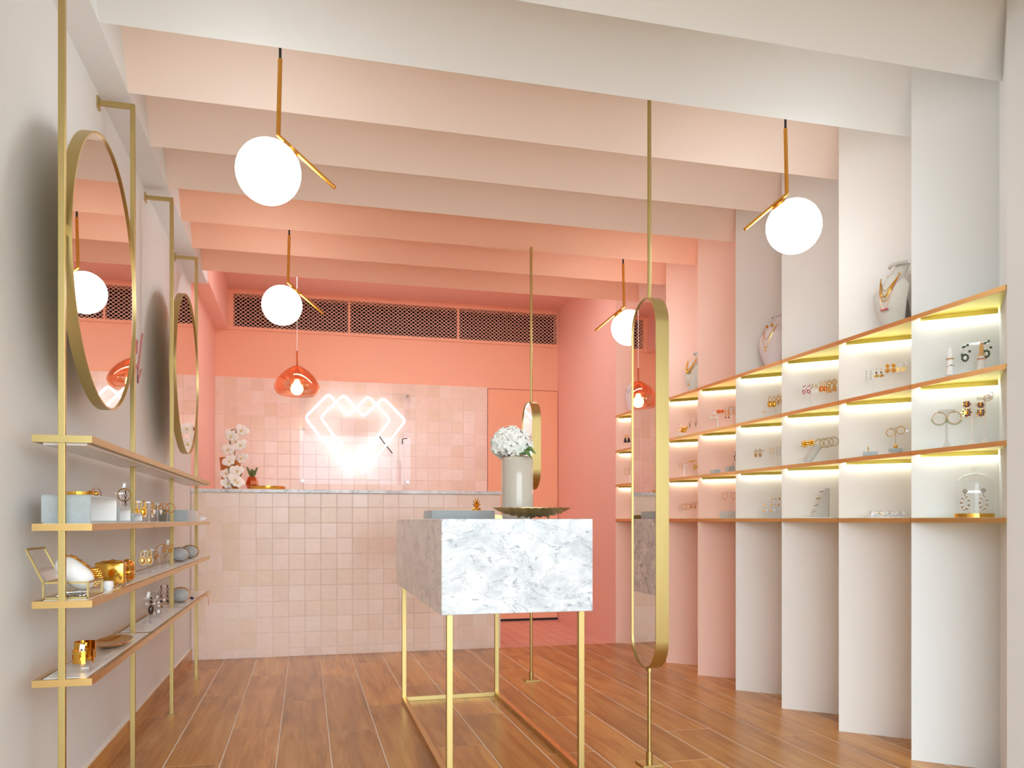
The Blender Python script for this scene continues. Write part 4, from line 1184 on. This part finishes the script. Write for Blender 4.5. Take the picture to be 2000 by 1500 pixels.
tstand(6, .140, .085, Z2, .095, .07, 'clear earring stand at left on third shelf, sixth pleat', ACRYL, 'disc')
tstand(6, .205, .085, Z2, .105, .07, 'clear earring stand at right on third shelf, sixth pleat', ACRYL, 'disc')
pair(6, .118, .089, Z2 + .088, .018, 'chain', GOLD, PEARL, 'short gold chain earring', 2, .8)
pair(6, .150, .089, Z2 + .090, .016, 'drop', GOLD, PEARL, 'pearl teardrop earring', 2, .8)
pair(6, .184, .089, Z2 + .098, .016, 'stud', GOLD, PEARL, 'small gold flower stud', 2, .8)
pair(6, .222, .089, Z2 + .102, .026, 'oval', GOLD, BRASSW, 'large gold oval drop earring', 2, 1.25)
tstand(6, .140, .085, Z3, .090, .06, 'slim cream earring stand at left on bottom shelf, sixth pleat', CREAM, 'disc', thick=.001, bar_h=.002)
tstand(6, .210, .085, Z3, .094, .06, 'slim cream earring stand at right on bottom shelf, sixth pleat', CREAM, 'disc', thick=.001, bar_h=.002)
pair(6, .118, .089, Z3 + .087, .014, 'chain', SILVER, SILVER, 'pale silver chain earring', 3, .8)
pair(6, .152, .089, Z3 + .089, .020, 'hoop', GOLD, None, 'elongated gold hoop earring', 3, .95)
pair(6, .198, .089, Z3 + .090, .022, 'cluster', BRASSW, COPPER, 'bronze cluster drop earring', 3, .75)
pair(6, .230, .089, Z3 + .092, .014, 'stud', GOLD, PEARL, 'little gold stud', 3, .7)
tstand(8, .130, .075, Z1, .105, .05, 'clear earring stand on second shelf, eighth pleat', ACRYL, 'disc')
pair(8, .115, .079, Z1 + .103, .026, 'tassel', GOLD, BLACK, 'gold earring with black tassel', 1, 1.0)
tstand(8, .135, .070, Z2, .11, .05, 'clear earring stand on third shelf, eighth pleat', ACRYL, 'disc')
pair(8, .130, .074, Z2 + .108, .03, 'hoop', BRASS, None, 'plain thin gold hoop earring', 2, 1.2)

# ------------------------------------------------------------------ left shelves: second board
B1, B2, B3 = ZS[1] + .0102, ZS[2] + .0102, ZS[3] + .0102
def open_cube(y0, y1, h, x0, x1, label):
    o = thing('velvet_cube', label, 'display block', ((x0 + x1) / 2, (y0 + y1) / 2, B1), group='stepped velvet cubes')
    hx_, hy__, t_ = (x1 - x0) / 2, (y1 - y0) / 2, .006
    r_ = .010
    # rounded shell, open towards the shop (+x)
    prof_ = []
    for cx_, cz_, a0 in ((hy__ - r_, r_ * .3, -90), (hy__ - r_, h - r_, 0), (-hy__ + r_, h - r_, 90), (-hy__ + r_, r_ * .3, 180)):
        for k in range(5):
            a = R(a0 + k * 22.5)
            prof_.append((cx_ + r_ * math.cos(a), max(0.0, cz_ + r_ * math.sin(a))))
    M = Matrix(((0, 0, 1, 0), (1, 0, 0, 0), (0, 1, 0, 0), (0, 0, 0, 1)))
    n = len(prof_)
    inn = [(a * (hy__ - t_) / hy__, t_ + b_ * (h - 2 * t_) / h) for a, b_ in prof_]
    v = [(p[0], p[1], -hx_) for p in prof_] + [(p[0], p[1], hx_) for p in prof_] + [(p[0], p[1], hx_) for p in inn]
    f = [tuple(range(n))[::-1]] + [(i, (i + 1) % n, n + (i + 1) % n, n + i) for i in range(n)] + [(n + i, n + (i + 1) % n, 2 * n + (i + 1) % n, 2 * n + i) for i in range(n)]
    MB().add(v, f, M).build('velvet_shell', VELVET, o)
    v = [(p[0], p[1], hx_) for p in inn] + [(p[0], p[1], -hx_ + t_) for p in inn]
    f = [(i, (i + 1) % n, n + (i + 1) % n, n + i) for i in range(n)] + [tuple(range(n, 2 * n))]
    MB().add(v, f, M).build('white_lining', WHITE, o, smooth=False)
open_cube(2.300, 2.435 + .17, .074, -.660, -.545, 'largest grey velvet open cube on the left shelf')
open_cube(2.635, 2.800, .049, -.650, -.545, 'middle-sized grey velvet open cube on the left shelf')
open_cube(2.845, 2.990, .031, -.635, -.545, 'smallest grey velvet open cube on the left shelf')
bg_ = thing('bangle', 'wide polished gold bangle on the largest velvet cube', 'bangle', (-.605, 2.42, B1 + .0741))
MB().lathe([(.040, 0), (.0405, .011), (.038, .011), (.038, 0), (.040, 0)], 40, None, False, False).build('band', GOLD, bg_)
for k, y_ in enumerate((.048, .082)):
    MB().ball((.02 + .006 * k, y_, .0085), .0085, 14, 10).build('gold_ball', GOLD, bg_)
o = MB().tube([(.0, .10 + .055 * math.sin(R(a)), .004 + .024 * abs(math.cos(R(a)))) for a in range(-80, 100, 12)], .0012, 6).build('wire_cuff', COPPER, None, (-.59, 2.46, B1 + .0741))
tag(o, 'fine rose gold wire cuff arching over the velvet cube', 'cuff')
def astand(y, z, h, label, x=-.597, bar=.03, group='clear acrylic earring stands on the left shelves'):
    o = thing('earring_stand', label, 'earring stand', (x, y, z), R(20), group)
    MB().lathe([(.016, 0), (.016, .003)], 20).build('base', ACRYL, o)
    MB().tube([(0, 0, .003), (0, 0, h)], .0045, 10).build('post', ACRYL, o)
    MB().box(-bar / 2, bar / 2, -.002, .002, h - .006, h).build('crossbar', ACRYL, o, smooth=False)
    return o
LR = R(25)
def lear(kind, mat, stone, label, x, y, z, s, group=None):
    return earring(kind, mat, stone, label, (x, y, z), LR, s, group)
astand(2.905, B1 + .0312, .068, 'clear stand with gold hoop on the smallest velvet cube')
lear('hoop', GOLD, None, 'chunky gold hoop earring above the velvet cubes', -.585, 2.90, B1 + .142 - .03, 1.15)
lear('chain', TORT, TORT, 'dark snake-like drop earring hanging through the gold hoop', -.580, 2.895, B1 + .103, 1.2)
price_tag('white price tag above the chunky gold hoop on left shelf', (-.588, 2.905, B1 + .112), LR, .2, 1.2)
for k, (y_, hgt, kind, mat, st, lb) in enumerate(((3.225, .078, 'oval', GOLD, GOLD, 'gold oval drop'), (3.409, .080, 'chain', GOLD, PEARL, 'gold coil chain'), (3.603, .078, 'spear', GOLD, PEARL, 'gold and pearl drop'), (3.836, .082, 'hoop', GOLD, PEARL, 'twisted gold hoop'))):
    nm = ['first', 'second', 'third', 'fourth'][k]
    astand(y_, B1, hgt, '%s clear earring stand from the camera on the second board' % nm)
    for sg_ in (-1, 1):
        lear(kind, mat, st, ('left ' if sg_ < 0 else 'right ') + '%s earring on the %s clear stand of second board' % (lb, nm), -.597 + sg_ * .012, y_ - .012 + sg_ * .006, B1 + hgt - .002, 1.25 if kind != 'hoop' else 1.1, 'pair of %s earrings' % lb)
def lbox(name, x, y, z, sx, sy, sz, mat, label, cat, bev=.002):
    return tag(MB().box(-sx / 2, sx / 2, -sy / 2, sy / 2, 0, sz).build(name, mat, None, (x, y, z), 0, True, bev), label, cat)
lbox('velvet_block', -.630, 3.93, B1, .035, .05, .055, VELVETD, 'dark taupe velvet block behind the clear stands', 'display block')
lbox('velvet_block', -.597, 4.30, B1, .09, .30, .056, VELVET, 'long grey velvet block toward the end of second board', 'display block')
lbox('gift_box', -.600, 4.56, B1, .085, .14, .054, CREAM, 'cream gift box behind the long velvet block', 'box')
sh = MB()
for k in range(9):
    a = R(-60 + k * 15)
    sh.tube([(0, -.025, .002), (.022 * math.sin(a), .0, .020 * math.cos(a) + .004), (.038 * math.sin(a), .02, .010)], [.002, .006, .004], 6)
tag(sh.build('seashell', SHELLW, None, (-.560, 4.72, B1)), 'white ribbed shell at the far end of second board', 'shell')
tag(MB().ring((0, 0, .012), .011, .0025, 20, 6, axis='x').build('finger_ring', GOLD, None, (-.60, 4.745, B1)), 'gold ring beside the white shell', 'ring')

# third board: brass and glass box, gold pieces, stands, bracelet pillows
gb = thing('glass_box', 'open brass-edged glass jewellery box nearest the camera', 'box', (-.600, 2.365, B2))
bx, by, bz, e_ = .052, .075, .042, .0022
ed = MB()
for z_ in (e_, bz):
    for s_ in (-1, 1):
        ed.box(-bx, bx, s_ * by - e_, s_ * by + e_, z_ - e_, z_ + e_).box(s_ * bx - e_, s_ * bx + e_, -by, by, z_ - e_, z_ + e_)
for sx in (-1, 1):
    for sy in (-1, 1):
        ed.box(sx * bx - e_, sx * bx + e_, sy * by - e_, sy * by + e_, 0, bz)
ed.build('brass_edges', BRASS, gb, smooth=False)
MB().box(-bx, bx, -by, by, .0005, .002).build('base_pane', BRASSD, gb, smooth=False)
for s_ in (-1, 1):
    MB().box(-bx, bx, s_ * by - .0006, s_ * by + .0006, .003, bz).build('glass_pane', GLASS, gb, smooth=False)
    MB().box(s_ * bx - .0006, s_ * bx + .0006, -by, by, .003, bz).build('glass_pane', GLASS, gb, smooth=False)
lidM = TR(-bx, 0, bz, 0, R(-25), 0)
lid = MB()
for s_ in (-1, 1):
    lid.box(-e_, e_, s_ * by - e_, s_ * by + e_, 0, .095, lidM)
lid.box(-e_, e_, -by, by, .093, .097, lidM).box(-e_, e_, -by, by, -e_, e_, lidM)
lo = lid.build('lid_frame', BRASS, gb, smooth=False)
MB().box(-.0005, .0005, -by, by, .002, .094, lidM).build('lid_pane', GLASS, lo, smooth=False)
def pillow(n=20, m_=12, rx=.028, ry=.075, rz_=.024):
    mb_ = MB()
    pr = []
    for i in range(n + 1):
        t_ = i / n * 2 - 1
        k = max(0.02, 1 - abs(t_) ** 4) ** .5
        pr.append((rx * k * (1 - .25 * abs(t_) ** 3), t_ * ry))
    mb_.lathe(pr, m_ * 2, TR(rx=R(90)) @ Matrix.Diagonal((1, rz_ / rx, 1, 1)))
    return mb_
PROTW = (Matrix.Rotation(R(40), 3, 'Y') @ Matrix.Rotation(R(-90), 3, 'Z')).to_euler()
wp = pillow(ry=.056, rx=.031, rz_=.031).build('bracelet_pillow', WHITE, None, (-.600, 2.372, B2 + .061), 0)
wp.rotation_euler = PROTW
tag(wp, 'white bracelet pillow tilted inside the open glass box', 'pillow')
cb_ = MB()
for k in range(15):
    y_ = -.046 + k * .0066
    t_ = y_ / .056
    rr = .031 * max(.02, 1 - abs(t_) ** 4) ** .5 * (1 - .25 * abs(t_) ** 3) + .003
    if k % 4 == 3:
        cb_.ball((-.004, y_, rr), .0050, 8, 5, (1, 1.2, .8))
    else:
        cb_.ring((0, 0, 0), .0062, .0016, 10, 5, TR(-.004, y_, rr, R(70) if k % 2 else 0), axis='z', sq=.65)
cbo = tag(cb_.build('chain_bracelet', GOLD, None, (-.600, 2.372, B2 + .061)), 'gold chain bracelet draped along the white pillow', 'bracelet')
cbo.rotation_euler = PROTW
random.seed(5)
tg = MB()
for k in range(3):
    pts = [(random.uniform(-.04, .04), random.uniform(-.06, .03), random.uniform(.0035, .012)) for _ in range(9)]
    tg.tube(pts, .0007, 5)
for k in range(8):
    tg.ball((random.uniform(-.04, .04), random.uniform(-.06, .03), .006), .0035, 7, 5)
tag(tg.build('tangled_necklace', SILVER, None, (-.600, 2.365, B2)), 'tangled silver necklace lying in the glass box', 'necklace')
pc = MB()
for r_ in range(9):
    n = 10
    zz = .0062 + r_ * .0062
    rr = .017 * math.sin(math.pi * (r_ + 1.2) / 10.4) ** .7
    for k in range(n):
        a = 2 * math.pi * (k + .5 * (r_ % 2)) / n
        pc.ball((rr * math.cos(a), rr * math.sin(a), zz), .0058, 7, 5)
pc.ball((0, 0, .030), .014, 10, 8, (1, 1, 1.9))
tag(pc.build('pinecone', GOLD, None, (-.612, 2.640, B2)), 'small bobbly gold pinecone ornament on third board', 'ornament')
gv = thing('gold_bow_vase', 'shiny gold ceramic cube vase shaped with a big bow', 'vase', (-.600, 2.820, B2))
MB().box(-.042, .042, -.060, .015, 0, .070).build('cube_body', GOLD, gv, bevel=.005)
MB().ring((0, -.022, .070), .030, .004, 24, 6, axis='z').build('rim', GOLD, gv)
for (c_, s_, rx_) in (((.034, .04, .048), (.75, 1.25, .95), .0), ((.036, .035, .0235), (.7, 1.1, .75), .0), ((-.012, .045, .040), (.8, 1.1, 1.2), 0)):
    MB().ball(c_, .030, 10, 7, s_).build('bow_lobe', GOLD, gv)
MB().ball((.044, .008, .034), .011, 10, 7).build('bow_knot', GOLD, gv)
o = MB().ball((0, 0, .004), .004, 8, 5).ring((.004, .012, .005), .008, .0016, 16, 5, TR(rx=.3), axis='z').build('finger_ring', GOLD, None, (-.552, 2.62, B2))
tag(o, 'small gold ring lying in front of the gold vase', 'ring')
o = MB()
for k in range(8):
    o.ball((random.uniform(-.012, .012), random.uniform(-.03, .03), .004 + random.uniform(0, .003)), .0045, 6, 4)
tag(o.build('crystal_brooch', SILVER, None, (-.552, 2.68, B2)), 'sparkling silver crystal brooch in front of gold vase', 'brooch')
o = MB().lathe([(.010, 0), (.016, .012), (.014, .026), (.012, .026), (.012, .006)], 20).ring((0, .016, .016), .009, .0018, 16, 6, axis='x').build('small_cup', WHITE, None, (-.556, 2.545, B2))
tag(o, 'tiny white cup beside the open glass box', 'cup')
for k, (y_, hgt, kind, mat, lb, sc_) in enumerate(((3.31, .088, 'oval', BRASSW, 'rose gold leaf drop', 1.2), (3.45, .088, 'spear', BRASSW, 'rose gold spear drop', 1.2), (3.60, .100, 'hoop', BRASSW, 'large wide gold hoop', 1.25), (3.80, .094, 'cluster', GOLD, 'gold cluster', .8))):
    nm = ['first', 'second', 'third', 'fourth'][k]
    astand(y_, B2, hgt, '%s clear earring stand from the camera on the third board' % nm, -.59)
    if kind == 'hoop':
        earring('hoop', BRASSW, None, 'large wide gold hoop earring on third board', (-.580, y_ - .01, B2 + hgt), R(15), 1.4)
    else:
        for sg_ in (-1, 1):
            lear(kind, mat, mat, ('left ' if sg_ < 0 else 'right ') + '%s earring on the %s clear stand of third board' % (lb, nm), -.59 + sg_ * .011, y_ - .01 + sg_ * .005, B2 + hgt - .002, sc_, 'pair of %s earrings' % lb)
price_tag('white price tag on fourth clear stand of third board', (-.59, 3.80, B2 + .094), LR, .1, 1.4)
def bracelet_pillow(y, z, label, n_br, mats, lb, x=-.597, rz_=R(8), ly=.085):
    o = tag(pillow(ry=ly, rx=.041, rz_=.031).build('bracelet_pillow', VELVET, None, (x, y, z + .0358), rz_), label, 'pillow', 'grey velvet bracelet pillows')
    for k in range(n_br):
        t_ = -.25 + .95 * k / max(1, n_br - 1)
        m_ = mats[k % len(mats)]
        s_ = max(.3, 1 - abs(t_) ** 4) ** .5 * (1 - .25 * abs(t_) ** 3)
        b_ = MB().ring((0, 0, 0), .0425 * s_ + .001, .0026, 28, 6, Matrix.Diagonal((1, 1, .75, 1)), axis='y')
        if k % 2:
            for q in range(12):
                a = R(-10 + q * 18)
                b_.ball((.043 * s_ * math.cos(a), 0, .043 * s_ * .76 * math.sin(a)), .0042, 6, 4)
        c_ = Vector((-math.sin(rz_), math.cos(rz_), 0)) * (t_ * ly)
        tag(b_.build('bracelet', m_, None, (x + c_.x, y + c_.y, z + .0358), rz_), '%s, %s from the camera' % (lb, ['first', 'second', 'third', 'fourth', 'fifth'][k]), 'bracelet', 'bracelets on velvet pillows')
bracelet_pillow(4.20, B2, 'nearer grey velvet bracelet pillow on the third board', 4, [STRAP, SILVER, BRASSW, STRAP], 'bracelet around the nearer pillow of third board')
bracelet_pillow(4.55, B2, 'farther grey velvet bracelet pillow on the third board', 4, [GOLD, BRASS], 'gold bracelet around the farther pillow of third board')

# fourth board: acrylic slab with cuffs, tray, stands, pillow
lbox('acrylic_slab', -.595, 2.45, B3, .085, .26, .016, ACRYL, 'clear acrylic slab under the gold cuffs, lowest board', 'riser', .001)
def cuff(y, h, r, label, x=-.585, holes=True):
    o = thing('gold_cuff', label, 'cuff', (x, y, B3 + .0162), R(-40))
    b_ = MB()
    n = 30
    for k in range(n):
        a0, a1 = R(25 + k * 310 / n), R(25 + (k + 1) * 310 / n)
        cut = holes and k % 5 in (2,)
        for z0_, z1_ in (((0, h * .28), (h * .72, h)) if cut else ((0, h),)):
            ri = r - .0015
            v = [(q * math.cos(a), q * math.sin(a), z_) for z_ in (z0_, z1_) for a in (a0, a1) for q in (ri, r)]
            b_.add(v, [(0, 2, 3, 1), (4, 5, 7, 6), (1, 3, 7, 5), (0, 4, 6, 2), (0, 1, 5, 4), (2, 6, 7, 3)])
    b_.build('cut_out_band', GOLD, o, smooth=False)
    return o
cuff(2.395, .034, .027, 'gold cut-out cuff with price tag at front of acrylic slab')
cuff(2.475, .046, .028, 'taller gold cuff behind the cut-out cuff on acrylic slab', -.60, False)
price_tag('white price tag rising from the front gold cuff', (-.590, 2.395, B3 + .040), R(20), .15, 1.6)
dt = MB().lathe([(.02, 0), (.060, .004), (.098, .016), (.100, .0165), (.098, .018), (.058, .0065), (.0, .005)], 40, Matrix.Diagonal((.55, 1.3, 1, 1)), True, False)
o = tag(dt.build('oval_dish', GOLD, None, (-.597, 2.80, B3)), 'shallow oval gold dish on the lowest board', 'dish')
for k, (y_, hgt, kind, mat, st, lb, sc_) in enumerate(((3.381, .100, 'drop', TORT, TORT, 'long dark tortoiseshell', 1.9), (3.592, .105, 'hoop', SILVER, None, 'silver hoop', 1.25), (3.765, .118, 'chain', TORT, BLACK, 'dark beaded drop', 1.5))):
    nm = ['first', 'second', 'third'][k]
    astand(y_, B3, hgt, '%s clear earring stand from the camera on the lowest board' % nm)
    for sg_ in ((-1, 1) if k else (1,)):
        lear(kind, mat, st, ('left ' if sg_ < 0 else 'right ') + '%s earring on the %s clear stand of lowest board' % (lb, nm), -.597 + sg_ * .012, y_ - .01 + sg_ * .005, B3 + hgt - .002, sc_, 'pair of %s earrings' % lb if k else None)
for sg_ in (-1, 1):
    lear('cluster', SILVER, PEARL, ('left ' if sg_ < 0 else 'right ') + 'silver crystal cluster earring hanging low on lowest board', -.597 + sg_ * .014, 3.52 + sg_ * .005, B3 + .075, 1.5, 'pair of crystal cluster earrings')
astand(3.52, B3, .078, 'short clear stand with crystal clusters on the lowest board')
price_tag('white price tag on first clear stand of lowest board', (-.597, 3.381, B3 + .100), LR, .2, 1.4)
bracelet_pillow(4.22, B3, 'grey velvet bracelet pillow on the lowest board', 5, [TIPW, STRAP, COPPER, PINKST, NAVY], 'bracelet around the pillow of lowest board', ly=.10)
th_ = MB().tube([(0, 0, .012), (.02, .06, .004), (.045, .13, .006), (.062, .18, .010), (.072, .21, .0), (.076, .225, -.03), (.075, .23, -.055)], .0011, 6)
tag(th_.build('red_cord', REDT, None, (-.575, 4.30, B3)), 'red cord trailing off the end of the lowest board', 'cord')
tag(MB().ball((0, 0, .006), .006, 8, 6).tube([(0, 0, .006), (.006, .014, .002)], [.004, .007], 8).build('tassel_charm', NAVY, None, (-.562, 4.33, B3 + .002)), 'navy tassel charm beside the bracelet pillow, lowest board', 'charm')
